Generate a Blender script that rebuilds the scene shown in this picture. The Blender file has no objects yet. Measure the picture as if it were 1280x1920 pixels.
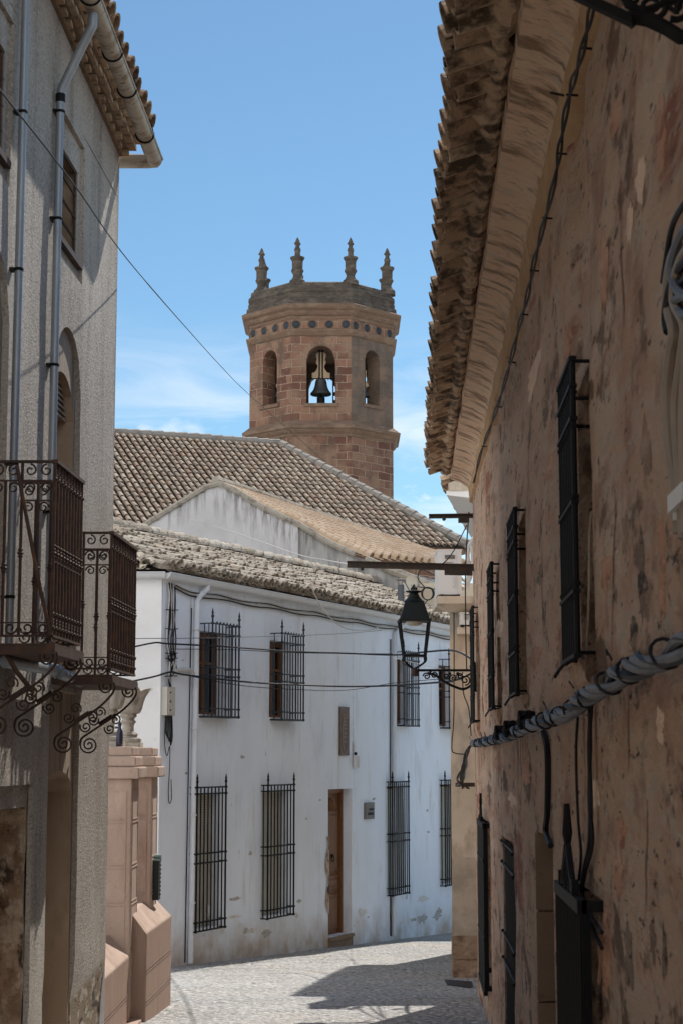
import bpy, math, random
from math import sin, cos, pi, radians as rad
from mathutils import Vector as V, noise as mn
random.seed(7)
S = bpy.context.scene
COL = S.collection

# ------------------------------------------------------------------ camera, sky, sun, exposure
FPX = 3300.0
PITCH = math.atan(460 / FPX)
CAMP = V((0, 0, 1.6))
cd = bpy.data.cameras.new("camera")
cam = bpy.data.objects.new("camera", cd); COL.objects.link(cam)
cam.location = CAMP; cam.rotation_euler = (pi / 2 + PITCH, 0, 0)
cd.sensor_fit = 'VERTICAL'; cd.sensor_height = 36; cd.lens = 36 * FPX / 1920
cd.clip_start = .05; cd.clip_end = 3000
cd.dof.use_dof = True; cd.dof.focus_distance = 24; cd.dof.aperture_fstop = 11
S.camera = cam
SUN_EL, SUN_AZ = rad(50), rad(21)          # azimuth clockwise from +y
W = bpy.data.worlds.new("World"); S.world = W; W.use_nodes = True
sl = bpy.data.lights.new("sun", 'SUN'); so = bpy.data.objects.new("sun", sl); COL.objects.link(so)
sl.energy = 3.5; sl.angle = rad(.55); sl.color = (1, .95, .87)
so.rotation_euler = (pi / 2 - SUN_EL, 0, pi - SUN_AZ)
so.location = (10, 20, 40)
S.view_settings.view_transform = 'Standard'; S.view_settings.look = 'None'
S.view_settings.exposure = .62; S.view_settings.gamma = 1
S.cycles.max_bounces = 8; S.cycles.diffuse_bounces = 6; S.cycles.use_denoising = True

def world():
    nt = W.node_tree; n = nt.nodes; l = nt.links
    bg = n['Background']
    sky = n.new('ShaderNodeTexSky'); sky.sky_type = 'NISHITA'; sky.sun_disc = False
    sky.sun_elevation = SUN_EL; sky.sun_rotation = SUN_AZ
    sky.altitude = 400; sky.air_density = 1.0; sky.dust_density = .1; sky.ozone_density = 4.0
    tc = n.new('ShaderNodeTexCoord')
    sep = n.new('ShaderNodeSeparateXYZ'); l.new(tc.outputs['Generated'], sep.inputs[0])
    # thin high cloud, laid out on the sky's own directions
    mp = n.new('ShaderNodeMapping'); mp.inputs['Scale'].default_value = (3.2, 3.2, 15)
    mp.inputs['Rotation'].default_value = (0, rad(-17), 0)
    l.new(tc.outputs['Generated'], mp.inputs[0])
    no = n.new('ShaderNodeTexNoise'); no.inputs['Scale'].default_value = 2.6; no.inputs['Detail'].default_value = 9
    no.inputs['Roughness'].default_value = .58; no.inputs['Distortion'].default_value = .9
    l.new(mp.outputs[0], no.inputs[0])
    mr = n.new('ShaderNodeMapRange'); mr.inputs[1].default_value = .40; mr.inputs[2].default_value = .74
    l.new(no.outputs[0], mr.inputs[0])
    el = n.new('ShaderNodeMapRange'); el.inputs[1].default_value = .25; el.inputs[2].default_value = .17
    l.new(sep.outputs[2], el.inputs[0])
    mu = n.new('ShaderNodeMath'); mu.operation = 'MULTIPLY'; l.new(mr.outputs[0], mu.inputs[0]); l.new(el.outputs[0], mu.inputs[1])
    # small puffs near the horizon
    n2 = n.new('ShaderNodeTexNoise'); n2.inputs['Scale'].default_value = 30; n2.inputs['Detail'].default_value = 6
    mp2 = n.new('ShaderNodeMapping'); mp2.inputs['Scale'].default_value = (1, 1, 1.7); l.new(tc.outputs['Generated'], mp2.inputs[0]); l.new(mp2.outputs[0], n2.inputs[0])
    m2 = n.new('ShaderNodeMapRange'); m2.inputs[1].default_value = .58; m2.inputs[2].default_value = .68; l.new(n2.outputs[0], m2.inputs[0])
    e2 = n.new('ShaderNodeMapRange'); e2.inputs[1].default_value = .20; e2.inputs[2].default_value = .17; l.new(sep.outputs[2], e2.inputs[0])
    q2 = n.new('ShaderNodeMath'); q2.operation = 'MULTIPLY'; l.new(m2.outputs[0], q2.inputs[0]); l.new(e2.outputs[0], q2.inputs[1])
    mx = n.new('ShaderNodeMath'); mx.operation = 'MAXIMUM'; l.new(mu.outputs[0], mx.inputs[0]); l.new(q2.outputs[0], mx.inputs[1])
    m3 = n.new('ShaderNodeMath'); m3.operation = 'MULTIPLY'; m3.inputs[1].default_value = .8; l.new(mx.outputs[0], m3.inputs[0])
    mix = n.new('ShaderNodeMixRGB'); l.new(m3.outputs[0], mix.inputs[0])
    tint = n.new('ShaderNodeMixRGB'); tint.blend_type = 'MULTIPLY'; tint.inputs[0].default_value = 1; tint.inputs[2].default_value = (.88, 1.02, .965, 1)
    l.new(sky.outputs[0], tint.inputs[1]); l.new(tint.outputs[0], mix.inputs[1])
    mix.inputs[2].default_value = (8.6, 9.0, 9.6, 1)
    # added bright cloud bank, unseen behind the camera, filling the shaded walls with light
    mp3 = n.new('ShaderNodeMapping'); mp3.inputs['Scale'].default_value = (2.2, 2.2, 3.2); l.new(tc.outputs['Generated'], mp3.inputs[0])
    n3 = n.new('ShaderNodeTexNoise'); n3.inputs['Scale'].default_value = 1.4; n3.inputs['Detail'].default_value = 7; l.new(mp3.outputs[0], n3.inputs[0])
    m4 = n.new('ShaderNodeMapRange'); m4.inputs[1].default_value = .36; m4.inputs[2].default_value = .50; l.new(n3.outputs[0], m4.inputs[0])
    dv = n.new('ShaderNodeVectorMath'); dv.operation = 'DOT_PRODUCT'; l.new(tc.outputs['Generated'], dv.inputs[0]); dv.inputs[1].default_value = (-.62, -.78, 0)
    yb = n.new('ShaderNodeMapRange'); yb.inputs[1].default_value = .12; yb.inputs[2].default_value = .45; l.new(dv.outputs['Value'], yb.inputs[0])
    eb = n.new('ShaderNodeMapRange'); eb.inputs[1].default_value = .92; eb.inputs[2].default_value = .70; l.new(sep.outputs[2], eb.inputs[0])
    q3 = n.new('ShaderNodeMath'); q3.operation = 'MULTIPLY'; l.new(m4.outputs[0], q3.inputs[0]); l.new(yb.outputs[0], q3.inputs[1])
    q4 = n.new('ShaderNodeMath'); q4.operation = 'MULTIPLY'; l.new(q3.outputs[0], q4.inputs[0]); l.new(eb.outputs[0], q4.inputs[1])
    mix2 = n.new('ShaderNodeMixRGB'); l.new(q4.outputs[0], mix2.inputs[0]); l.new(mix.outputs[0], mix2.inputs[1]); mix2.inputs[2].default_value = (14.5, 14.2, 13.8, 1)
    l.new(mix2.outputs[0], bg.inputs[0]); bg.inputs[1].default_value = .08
world()

# ------------------------------------------------------------------ frames and pixel sights
def ray(px, py):
    dx = (px - 640) / FPX; dy = (960 - py) / FPX
    return V((dx, cos(PITCH) - dy * sin(PITCH), sin(PITCH) + dy * cos(PITCH)))
def at_y(px, py, y):
    r = ray(px, py); return CAMP + r * (y / r.y)
def hit(px, py, o, n):
    r = ray(px, py); return CAMP + r * ((V(o) - CAMP).dot(n) / r.dot(n))
def ground_z(y): return -.05 * y
# right wall: s along the street, z up, w out of the wall
def R(s, z, w=0): return V((.70 + .04 * s - w, s, z))
def Rp(px, py, w=0):
    P = hit(px, py, (.70 - w, 0, 0), V((-1, .04, 0))); return P.y, P.z
def L(s, z, w=0): return V((-2.67 + .0484 * s + w, s, z))
def Lp(px, py, w=0):
    P = hit(px, py, (-2.67 + w, 0, 0), V((1, -.0484, 0))); return P.y, P.z
FA = rad(24.2)
FD = V((sin(FA), cos(FA), 0)); FN = V((cos(FA), -sin(FA), 0)); FO = V((0, 29.7, 0))
def F(u, z, w=0): return FO + FD * u + FN * w + V((0, 0, z))
def Fp(px, py, w=0):
    P = hit(px, py, FO + FN * w, FN); return (P - FO).dot(FD), P.z

# ------------------------------------------------------------------ mesh builder
class MB:
    def __init__(s): s.v = []; s.f = []; s.mi = []; s.m = 0; s.uv = {}
    def vert(s, p): s.v.append(V(p)); return len(s.v) - 1
    def face(s, ids, uv=None):
        s.f.append(tuple(ids)); s.mi.append(s.m)
        if uv: s.uv[len(s.f) - 1] = uv
    def poly(s, pts, uv=None): s.face([s.vert(p) for p in pts], uv)
    def box(s, T, a, b):
        (x0, y0, z0), (x1, y1, z1) = a, b
        i = [s.vert(T(x, y, z)) for x in (x0, x1) for y in (y0, y1) for z in (z0, z1)]
        for q in ((0, 1, 3, 2), (4, 6, 7, 5), (0, 4, 5, 1), (2, 3, 7, 6), (0, 2, 6, 4), (1, 5, 7, 3)): s.face([i[k] for k in q])
    def prism(s, bottom, top):
        n = len(bottom); a = [s.vert(p) for p in bottom]; b = [s.vert(p) for p in top]
        s.face(a[::-1]); s.face(b)
        for k in range(n): s.face([a[k], a[(k + 1) % n], b[(k + 1) % n], b[k]])
    def tube(s, pts, r, n=6, caps=True):
        pts = [V(p) for p in pts]; N = len(pts)
        rs = r if isinstance(r, (list, tuple)) else [r] * N
        prev = None; rings = []
        for i, p in enumerate(pts):
            t = (pts[min(i + 1, N - 1)] - pts[max(i - 1, 0)])
            t = t.normalized() if t.length > 1e-9 else V((0, 0, 1))
            if prev is None:
                a = V((0, 0, 1)) if abs(t.z) < .9 else V((1, 0, 0))
                prev = t.cross(a).normalized()
            nn = prev - t * prev.dot(t)
            nn = nn.normalized() if nn.length > 1e-6 else t.orthogonal().normalized()
            bb = t.cross(nn); prev = nn
            rings.append([s.vert(p + (nn * cos(2 * pi * k / n) + bb * sin(2 * pi * k / n)) * rs[i]) for k in range(n)])
        for i in range(N - 1):
            for k in range(n): s.face([rings[i][k], rings[i][(k + 1) % n], rings[i + 1][(k + 1) % n], rings[i + 1][k]])
        if caps: s.face(rings[0][::-1]); s.face(rings[-1])
    def bar(s, a, b, r, n=6): s.tube([a, b], r, n)
    def ball(s, c, r, n=8):
        s.lathe(c, [(r * sin(pi * k / 6) + 1e-4, -r * cos(pi * k / 6)) for k in range(7)], n)
    def lathe(s, c, prof, n=16, ang0=0, sx=1, sy=1):
        c = V(c)
        rr = [[s.vert(c + V((r * sx * cos(ang0 + 2 * pi * k / n), r * sy * sin(ang0 + 2 * pi * k / n), z))) for k in range(n)] for r, z in prof]
        for i in range(len(rr) - 1):
            for k in range(n): s.face([rr[i][k], rr[i][(k + 1) % n], rr[i + 1][(k + 1) % n], rr[i + 1][k]])
        s.face(rr[0][::-1]); s.face(rr[-1])
    def build(s, name, mats, parent=None, smooth=False, uvs=False):
        off = V((0, 0, 0)); p = parent
        while p is not None: off += p.location; p = p.parent
        me = bpy.data.meshes.new(name)
        me.from_pydata([tuple(v - off) for v in s.v], [], s.f)
        for m in (mats if isinstance(mats, (list, tuple)) else [mats]): me.materials.append(m)
        me.polygons.foreach_set('material_index', s.mi)
        if smooth: me.polygons.foreach_set('use_smooth', [True] * len(s.f))
        if s.uv:
            ul = me.uv_layers.new(name='UVMap')
            for fi, uv in s.uv.items():
                for li, c in zip(me.polygons[fi].loop_indices, uv): ul.data[li].uv = c
        me.update()
        o = bpy.data.objects.new(name, me); COL.objects.link(o)
        if parent is not None: o.parent = parent
        if smooth:
            try: me.set_sharp_from_angle(angle=rad(40))
            except Exception: pass
        return o

def soften(o, w=.012):
    b = o.modifiers.new('edge', 'BEVEL'); b.width = w; b.segments = 2; b.limit_method = 'ANGLE'
    return o
def thing(name, loc, label, cat, group=None):
    o = bpy.data.objects.new(name, None); o.empty_display_size = .2; COL.objects.link(o)
    o.location = loc; o['label'] = label; o['category'] = cat
    if group: o['group'] = group
    return o
def tag(o, label, cat, group=None):
    o['label'] = label; o['category'] = cat
    if group: o['group'] = group
    return o

# wall sheet with openings. hole = (u0,u1,z0,z1,rise,depth)   rise>0: segmental/round head
def wall_sheet(mb, T, u0, u1, z0, z1, holes=(), du=.25, disp=None, w=0, topfn=None, reveal_m=None, uvs=False, dz=None):
    dz = dz or du
    us = {round(u0, 5), round(u1, 5)}; zs = {round(z0, 5), round(z1, 5)}
    NA = 10
    for h in holes:
        us |= {round(h[0], 5), round(h[1], 5)}; zs |= {round(h[2], 5), round(h[3], 5)}
        if h[4]:
            us |= {round(h[0] + (h[1] - h[0]) * k / NA, 5) for k in range(NA + 1)}; zs.add(round(h[3] - h[4], 5))
    def fill(a, d):
        a = sorted(a); out = []
        for p, q in zip(a, a[1:]):
            k = max(1, round((q - p) / d))
            out += [p + (q - p) * i / k for i in range(k)]
        return out + [a[-1]]
    us = fill(us, du); zs = fill(zs, dz)
    us = [u for i, u in enumerate(us) if i == 0 or u - us[i - 1] > 1e-4]
    zs = [z for i, z in enumerate(zs) if i == 0 or z - zs[i - 1] > 1e-4]
    D = (lambda u, z: w + disp(u, z)) if disp else (lambda u, z: w)
    cache = {}
    def vid(u, z):
        k = (round(u, 4), round(z, 4))
        if k not in cache: cache[k] = mb.vert(T(u, z, D(u, z)))
        return cache[k]
    ZT = topfn
    for i in range(len(us) - 1):
        for j in range(len(zs) - 1):
            a, b, c, d = us[i], us[i + 1], zs[j], zs[j + 1]
            m, k = (a + b) / 2, (c + d) / 2
            if any(h[0] < m < h[1] and h[2] < k < h[3] for h in holes): continue
            if ZT:
                ta, tb = ZT(a), ZT(b)
                if c >= max(ta, tb) - 1e-6: continue
                da, db = min(d, ta), min(d, tb)
                ids = [vid(a, c), vid(b, c)]
                if db > c + 1e-5: ids.append(vid(b, db))
                if da > c + 1e-5: ids.append(vid(a, da))
                if len(ids) >= 3: mb.face(ids)
                continue
            mb.face([vid(a, c), vid(b, c), vid(b, d), vid(a, d)], [(a, c), (b, c), (b, d), (a, d)] if uvs else None)
    keep = mb.m
    for h in holes:
        a, b, c, d, rise, dep = h[:6]
        sp = d - rise
        zz = [z for z in zs if c - 1e-5 <= z <= sp + 1e-5]
        arc = []
        if rise:
            hw = (b - a) / 2; mid = (a + b) / 2
            arcs = [a + (b - a) * k / NA for k in range(NA + 1)]
            arc = [(u, sp + rise * math.sqrt(max(0, 1 - ((u - mid) / hw) ** 2))) for u in arcs]
            for (ua, za), (ub, zb) in zip(arc, arc[1:]):
                q = [(ua, za), (ub, zb), (ub, d), (ua, d)]
                mb.poly([T(u, z, D(u, z)) for u, z in q], q if uvs else None)
        else:
            uu = [u for u in us if a - 1e-5 <= u <= b + 1e-5]; arc = [(u, d) for u in uu]
        if reveal_m is not None: mb.m = reveal_m
        path = [(a, z) for z in zz] + arc[(0 if rise == 0 else 1):] + [(b, z) for z in reversed(zz)]
        if rise == 0: path = [(a, z) for z in zz] + arc[1:] + [(b, z) for z in reversed(zz)][1:]
        else: path = [(a, z) for z in zz] + arc[1:] + [(b, z) for z in reversed(zz)][1:]
        bot = [(u, c) for u in reversed([u for u in us if a - 1e-5 <= u <= b + 1e-5])]
        path = path + bot[1:]
        acc = 0
        for (ua, za), (ub, zb) in zip(path, path[1:]):
            e = math.hypot(ub - ua, zb - za)
            q = [T(ua, za, D(ua, za)), T(ub, zb, D(ub, zb)), T(ub, zb, w - dep), T(ua, za, w - dep)]
            mb.poly(q, [(0, za), (0, zb), (dep, zb), (dep, za)] if uvs else None)
            acc += e
        mb.m = keep

# irregular flake or stain lying on a wall face
def patch(mb, T, disp, u, z, ru, rz, seed, off=.004, n=26):
    rings = []
    for r in (.0, .4, .75, 1.0):
        row = []
        for k in range(n):
            a = 2 * pi * k / n; e = max(.25, 1 + .75 * mn.noise(V((cos(a) * 1.5 + seed * 3.1, sin(a) * 1.5, seed))) + .55 * mn.noise(V((cos(a) * 4, sin(a) * 4 + seed, 3))))
            uu, zz = u + ru * r * e * cos(a), z + rz * r * e * sin(a)
            row.append(mb.vert(T(uu, zz, disp(uu, zz) + (off if r < .9 else off * .2))))
        rings.append(row)
    for a_, b_ in zip(rings, rings[1:]):
        for k in range(n): mb.face([a_[k], a_[(k + 1) % n], b_[(k + 1) % n], b_[k]])
def crack(mb, T, disp, u, z, ln, seed, wd=.006, off=.003):
    L0 = []; uu, zz = u, z; rnd = random.Random(seed)
    for k in range(14):
        L0.append((uu, zz)); uu += rnd.uniform(-1, 1) * ln * .05 + .012; zz -= ln / 14
    for k, ((a, b), (c, d)) in enumerate(zip(L0, L0[1:])):
        h = wd * (1 - abs(k - 6) / 9); h2 = wd * (1 - abs(k - 5) / 9)
        mb.poly([T(a - h, b, disp(a, b) + off), T(a + h, b, disp(a, b) + off), T(c + h2, d, disp(c, d) + off), T(c - h2, d, disp(c, d) + off)])

# barrel tiles on a plane: U along the eave, Sd down the slope, N up off it
def tile_field(mb, O, U, Sd, N, width, length, tw, tl, inside=None, jit=.3, seg=6, pans=False, lift=.03, rad_k=.40, solid_end=True, warp=None):
    O = V(O); nc = int(width / tw); nr = int(math.ceil(length / tl))
    rnd = random.Random(int(width * 100) + int(length * 37))
    def P(u, s, n): 
        q = O + U * u + Sd * s + N * n
        return warp(q) if warp else q
    for i in range(nc):
        cu = (i + .5) * tw
        for j in range(nr):
            s0 = j * tl
            if inside and not inside(cu, s0 + tl * .5): continue
            r1 = tw * rad_k * (1 + rnd.uniform(-.08, .08) * jit); r0 = r1 * .84
            ju = rnd.uniform(-.05, .05) * jit * tw * 2; js = rnd.uniform(-.12, .12) * jit * tl
            s1 = min(s0 + tl * 1.18 + js, length + .03 + rnd.uniform(0, .03)); 
            sk = rnd.uniform(-.06, .06) * jit * tw * 2
            ln = rnd.uniform(0, .02) * jit
            A = []; B = []; C = []
            for k in range(seg + 1):
                t = pi * k / seg
                A.append(mb.vert(P(cu + ju - sk + r0 * cos(t), s0, r0 * sin(t) * .95 + .004)))
                B.append(mb.vert(P(cu + ju + sk + r1 * cos(t), s1, r1 * sin(t) * .95 + lift + ln)))
                if solid_end: C.append(mb.vert(P(cu + ju + sk + (r1 - .018) * cos(t), s1, (r1 - .018) * sin(t) * .95 + lift + ln - .004)))
            for k in range(seg):
                mb.face([A[k], B[k], B[k + 1], A[k + 1]])
                if solid_end: mb.face([B[k], C[k], C[k + 1], B[k + 1]])
            if solid_end:
                E_ = [mb.vert(P(cu + ju + (r1 - .018) * cos(pi * k / seg), s1 - .14, (r1 - .018) * sin(pi * k / seg) * .95 + lift - .02)) for k in range(seg + 1)]
                for k in range(seg): mb.face([C[k], E_[k], E_[k + 1], C[k + 1]])
            if pans:
                cp = (i + 1) * tw + rnd.uniform(-.02, .02) * jit
                r = tw * .5; A = []; B = []; C = []
                sp1 = s1 + rnd.uniform(-.02, .03)
                for k in range(seg + 1):
                    t = pi + pi * k / seg
                    A.append(mb.vert(P(cp + r * cos(t), s0, r * sin(t) * .62 + .02)))
                    B.append(mb.vert(P(cp + r * .9 * cos(t), sp1, r * .9 * sin(t) * .62 + .03)))
                    C.append(mb.vert(P(cp + (r * .9 - .02) * cos(t), sp1, (r * .9 - .02) * sin(t) * .62 + .03)))
                for k in range(seg):
                    mb.face([A[k], B[k], B[k + 1], A[k + 1]]); mb.face([B[k], C[k], C[k + 1], B[k + 1]])

def sag(a, b, d, n=16, wob=0):
    a, b = V(a), V(b); out = []
    for i in range(n + 1):
        t = i / n; p = a.lerp(b, t); p.z -= 4 * d * t * (1 - t)
        if wob: p += V((mn.noise(V((i * .9, a.x, 1))), mn.noise(V((i * .9, a.y, 5))), mn.noise(V((i * .9, a.z, 9))))) * wob
        out.append(p)
    return out
def smooth_path(pts, k=6):
    pts = [V(p) for p in pts]; out = []
    for i in range(len(pts) - 1):
        p0, p1, p2, p3 = pts[max(i - 1, 0)], pts[i], pts[i + 1], pts[min(i + 2, len(pts) - 1)]
        for j in range(k):
            t = j / k
            out.append(.5 * ((2 * p1) + (p2 - p0) * t + (2 * p0 - 5 * p1 + 4 * p2 - p3) * t * t + (3 * p1 - p0 - 3 * p2 + p3) * t ** 3))
    return out + [pts[-1]]
def spiral(T, cx, cz, r, turns, a0, sgn=1, n=22, rin=.12):
    return [T(cx + r * (1 - (1 - rin) * i / n) * cos(a0 + sgn * 2 * pi * turns * i / n), cz + r * (1 - (1 - rin) * i / n) * sin(a0 + sgn * 2 * pi * turns * i / n)) for i in range(n + 1)]

# ------------------------------------------------------------------ materials
def layered(name, base, layers=(), rough=.9, bump=(), metal=0, spec=.3, rand=None, brick=None, bdist=.02):
    m = bpy.data.materials.new(name); m.use_nodes = True
    nt = m.node_tree; n = nt.nodes; l = nt.links
    bs = n['Principled BSDF']; bs.inputs['Roughness'].default_value = rough; bs.inputs['Metallic'].default_value = metal
    bs.inputs['Specular IOR Level'].default_value = spec
    geo = n.new('ShaderNodeNewGeometry'); pos = geo.outputs['Position']
    sep = None
    cur = n.new('ShaderNodeRGB'); cur.outputs[0].default_value = (*base, 1); cur = cur.outputs[0]
    def noise(sc, st, det=5, ro=.6, src=None):
        mp = n.new('ShaderNodeMapping'); mp.inputs['Scale'].default_value = st; l.new(src or pos, mp.inputs[0])
        t = n.new('ShaderNodeTexNoise'); t.inputs['Scale'].default_value = sc; t.inputs['Detail'].default_value = det; t.inputs['Roughness'].default_value = ro
        l.new(mp.outputs[0], t.inputs[0]); return t.outputs[0]
    def rng(x, a, b, c=0, d=1):
        r = n.new('ShaderNodeMapRange'); l.new(x, r.inputs[0])
        for i, q in enumerate((a, b, c, d)): r.inputs[i + 1].default_value = q
        return r.outputs[0]
    def mul(a, b):
        r = n.new('ShaderNodeMath'); r.operation = 'MULTIPLY'; l.new(a, r.inputs[0])
        if isinstance(b, (int, float)): r.inputs[1].default_value = b
        else: l.new(b, r.inputs[1])
        return r.outputs[0]
    def add(a, b):
        r = n.new('ShaderNodeMath'); r.operation = 'ADD'; l.new(a, r.inputs[0])
        if isinstance(b, (int, float)): r.inputs[1].default_value = b
        else: l.new(b, r.inputs[1])
        return r.outputs[0]
    def mixc(f, a, c):
        x = n.new('ShaderNodeMixRGB'); l.new(f, x.inputs[0]); l.new(a, x.inputs[1])
        if isinstance(c, tuple): x.inputs[2].default_value = (*c, 1)
        else: l.new(c, x.inputs[2])
        return x.outputs[0]
    bh = None
    if brick:
        tcn = n.new('ShaderNodeTexCoord'); b = n.new('ShaderNodeTexBrick')
        wob = n.new('ShaderNodeVectorMath'); wob.operation = 'ADD'; l.new(tcn.outputs['UV'], wob.inputs[0])
        nz = n.new('ShaderNodeTexNoise'); nz.inputs['Scale'].default_value = brick.get('ns', 2.5); l.new(pos, nz.inputs[0])
        sb = n.new('ShaderNodeVectorMath'); sb.operation = 'SCALE'; sb.inputs['Scale'].default_value = brick.get('wob', .05); l.new(nz.outputs[1], sb.inputs[0])
        l.new(sb.outputs[0], wob.inputs[1]); l.new(wob.outputs[0], b.inputs['Vector'])
        b.inputs['Scale'].default_value = 1; b.inputs['Brick Width'].default_value = brick['w']; b.inputs['Row Height'].default_value = brick['h']
        b.inputs['Mortar Size'].default_value = brick['m']; b.inputs['Mortar Smooth'].default_value = .4; b.inputs['Bias'].default_value = 0
        b.inputs['Color1'].default_value = (*brick['c1'], 1); b.inputs['Color2'].default_value = (*brick['c2'], 1); b.inputs['Mortar'].default_value = (*brick['cm'], 1)
        b.offset = .5; b.squash = brick.get('sq', 1); b.squash_frequency = 2
        cur = b.outputs[0]; bh = b.outputs[1]
    if rand:
        rmp = n.new('ShaderNodeValToRGB'); l.new(geo.outputs['Random Per Island'], rmp.inputs[0])
        cr = rmp.color_ramp
        while len(cr.elements) < len(rand): cr.elements.new(.5)
        for i, c in enumerate(rand): cr.elements[i].position = i / (len(rand) - 1); cr.elements[i].color = (*c, 1)
        cur = rmp.outputs[0]
    for L_ in layers:
        # color, scale, stretch, lo, hi, amount [, zband=(lo,hi) of world height where it is full .. gone]
        c, sc, st, lo, hi, am = L_[:6]
        f = mul(rng(noise(sc, st), lo, hi), am)
        if len(L_) > 6:
            if sep is None:
                sep = n.new('ShaderNodeSeparateXYZ'); l.new(pos, sep.inputs[0])
            kx, ky, kz, z0, z1 = L_[6]
            h = add(add(mul(sep.outputs[0], kx), mul(sep.outputs[1], ky)), mul(sep.outputs[2], kz))
            h = add(h, mul(add(noise(sc * 1.7, st), -.5), abs(z1 - z0) * .8))
            f = mul(f, rng(h, z0, z1, 1, 0))
        cur = mixc(f, cur, c)
    l.new(cur, bs.inputs['Base Color'])
    h = None
    for b in bump:
        kind, sc, st, wt = b
        if kind == 'n': x = noise(sc, st, 6, .65)
        else:
            mp = n.new('ShaderNodeMapping'); mp.inputs['Scale'].default_value = st; l.new(pos, mp.inputs[0])
            t = n.new('ShaderNodeTexVoronoi'); t.feature = 'F1'; t.inputs['Scale'].default_value = sc; l.new(mp.outputs[0], t.inputs[0])
            x = t.outputs['Distance']
        x = mul(x, wt); h = x if h is None else add(h, x)
    if bh is not None:
        x = mul(bh, -brick.get('depth', .6)); h = x if h is None else add(h, x)
    if h is not None:
        bp = n.new('ShaderNodeBump'); bp.inputs['Strength'].default_value = 1; bp.inputs['Distance'].default_value = bdist
        l.new(h, bp.inputs['Height']); l.new(bp.outputs[0], bs.inputs['Normal'])
    return m
O1 = (1, 1, 1)
M = {}
M['left'] = layered('grey_roughcast', (.375, .335, .295), [
    ((.50, .455, .40), 1.1, (1, .5, .3), .42, .62, .85), ((.23, .195, .16), 2.2, (2, 1, .13), .48, .64, .85), ((.27, .225, .18), .7, (1, .6, .5), .52, .64, .6),
    ((.58, .545, .49), 60, (1, .4, 1), .52, .66, .7), ((.15, .13, .115), 55, (1, .4, 1), .55, .66, .7),
    ((.22, .165, .11), 4, O1, .2, .4, .95, (0, -.13, 1, -2.03, -1.93)), ((.52, .46, .38), 11, (1, .5, 1), .5, .58, .8, (0, -.13, 1, -2.03, -1.93)), ((.05, .04, .03), 9, (1, .4, 1), .56, .62, .9, (0, -.13, 1, -2.03, -1.93))],
    bump=[('n', 65, (1, .5, 1), .7), ('n', 7, O1, .7)], bdist=.013)
M['left_smooth'] = layered('brown_jamb_plaster', (.36, .265, .185), [((.46, .36, .26), 2.5, (1, 1, .4), .45, .7, .7), ((.22, .155, .10), 5, (1, 1, .3), .5, .75, .7)], bump=[('n', 25, O1, .5)], bdist=.01)
M['adobe'] = layered('broken_earth_wall', (.40, .27, .175), [((.62, .49, .36), 3.4, O1, .47, .56, .85), ((.05, .035, .025), 6, (1, 1, .5), .56, .63, .95), ((.26, .15, .09), 9, O1, .5, .6, .7)], bump=[('n', 4, O1, 1.6), ('n', 22, O1, .5)], bdist=.06)
M['tymp'] = layered('stained_tympanum', (.36, .29, .225), [((.18, .125, .085), 6, (3, 3, .12), .45, .65, .85), ((.42, .36, .29), 7, (3, 3, .15), .55, .7, .6)], bump=[('n', 30, (1, 1, .2), .6)], bdist=.01)
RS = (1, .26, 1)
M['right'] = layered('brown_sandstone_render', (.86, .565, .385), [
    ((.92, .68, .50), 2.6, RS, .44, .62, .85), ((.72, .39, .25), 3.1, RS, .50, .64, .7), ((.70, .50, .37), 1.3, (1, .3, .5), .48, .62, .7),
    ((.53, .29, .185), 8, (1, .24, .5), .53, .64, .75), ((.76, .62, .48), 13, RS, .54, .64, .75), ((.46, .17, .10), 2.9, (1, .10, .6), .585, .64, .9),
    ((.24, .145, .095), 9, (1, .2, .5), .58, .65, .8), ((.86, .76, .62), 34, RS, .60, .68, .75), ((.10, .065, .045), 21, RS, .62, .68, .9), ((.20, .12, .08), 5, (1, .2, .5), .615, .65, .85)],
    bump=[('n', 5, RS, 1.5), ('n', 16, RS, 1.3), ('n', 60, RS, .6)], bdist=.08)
M['ochre'] = layered('ochre_plaster', (.46, .28, .145), [((.56, .40, .24), 2, O1, .45, .65, .7), ((.15, .09, .05), 7, O1, .58, .70, .7)], bump=[('n', 12, O1, .8)], bdist=.03)
M['soffit'] = layered('lime_soffit', (.90, .63, .435), [((.93, .71, .52), 2.2, (1, .8, 1), .45, .65, .7), ((.34, .20, .12), 4.5, (.5, 1.6, 1), .50, .62, .9), ((.70, .60, .48), 6, (.5, 2.2, 1), .58, .68, .8), ((.2, .12, .075), 14, (1, 2.5, 1), .60, .68, .7)], bump=[('n', 5, (.5, 1.8, 1), 1.8), ('n', 22, (.6, 2, 1), .6)], bdist=.06)
M['stone_jamb'] = layered('jamb_stone', (.25, .17, .115), [((.33, .245, .17), 3, O1, .45, .65, .6), ((.12, .08, .055), 12, O1, .6, .7, .6)], bump=[('n', 30, O1, .6)], bdist=.015)
M['white'] = layered('limewash_shade_blue', (.81, .865, .94), [  # base colour carries the blue of skylight on the shaded facade
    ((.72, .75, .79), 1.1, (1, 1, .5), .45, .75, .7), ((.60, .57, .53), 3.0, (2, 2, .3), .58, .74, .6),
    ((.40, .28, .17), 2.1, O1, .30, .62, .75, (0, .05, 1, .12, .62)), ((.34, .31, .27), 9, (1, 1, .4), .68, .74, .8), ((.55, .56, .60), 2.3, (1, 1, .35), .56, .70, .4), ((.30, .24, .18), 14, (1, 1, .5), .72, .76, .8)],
    bump=[('n', 5, O1, .7), ('n', 30, O1, .2)], bdist=.025)
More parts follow.
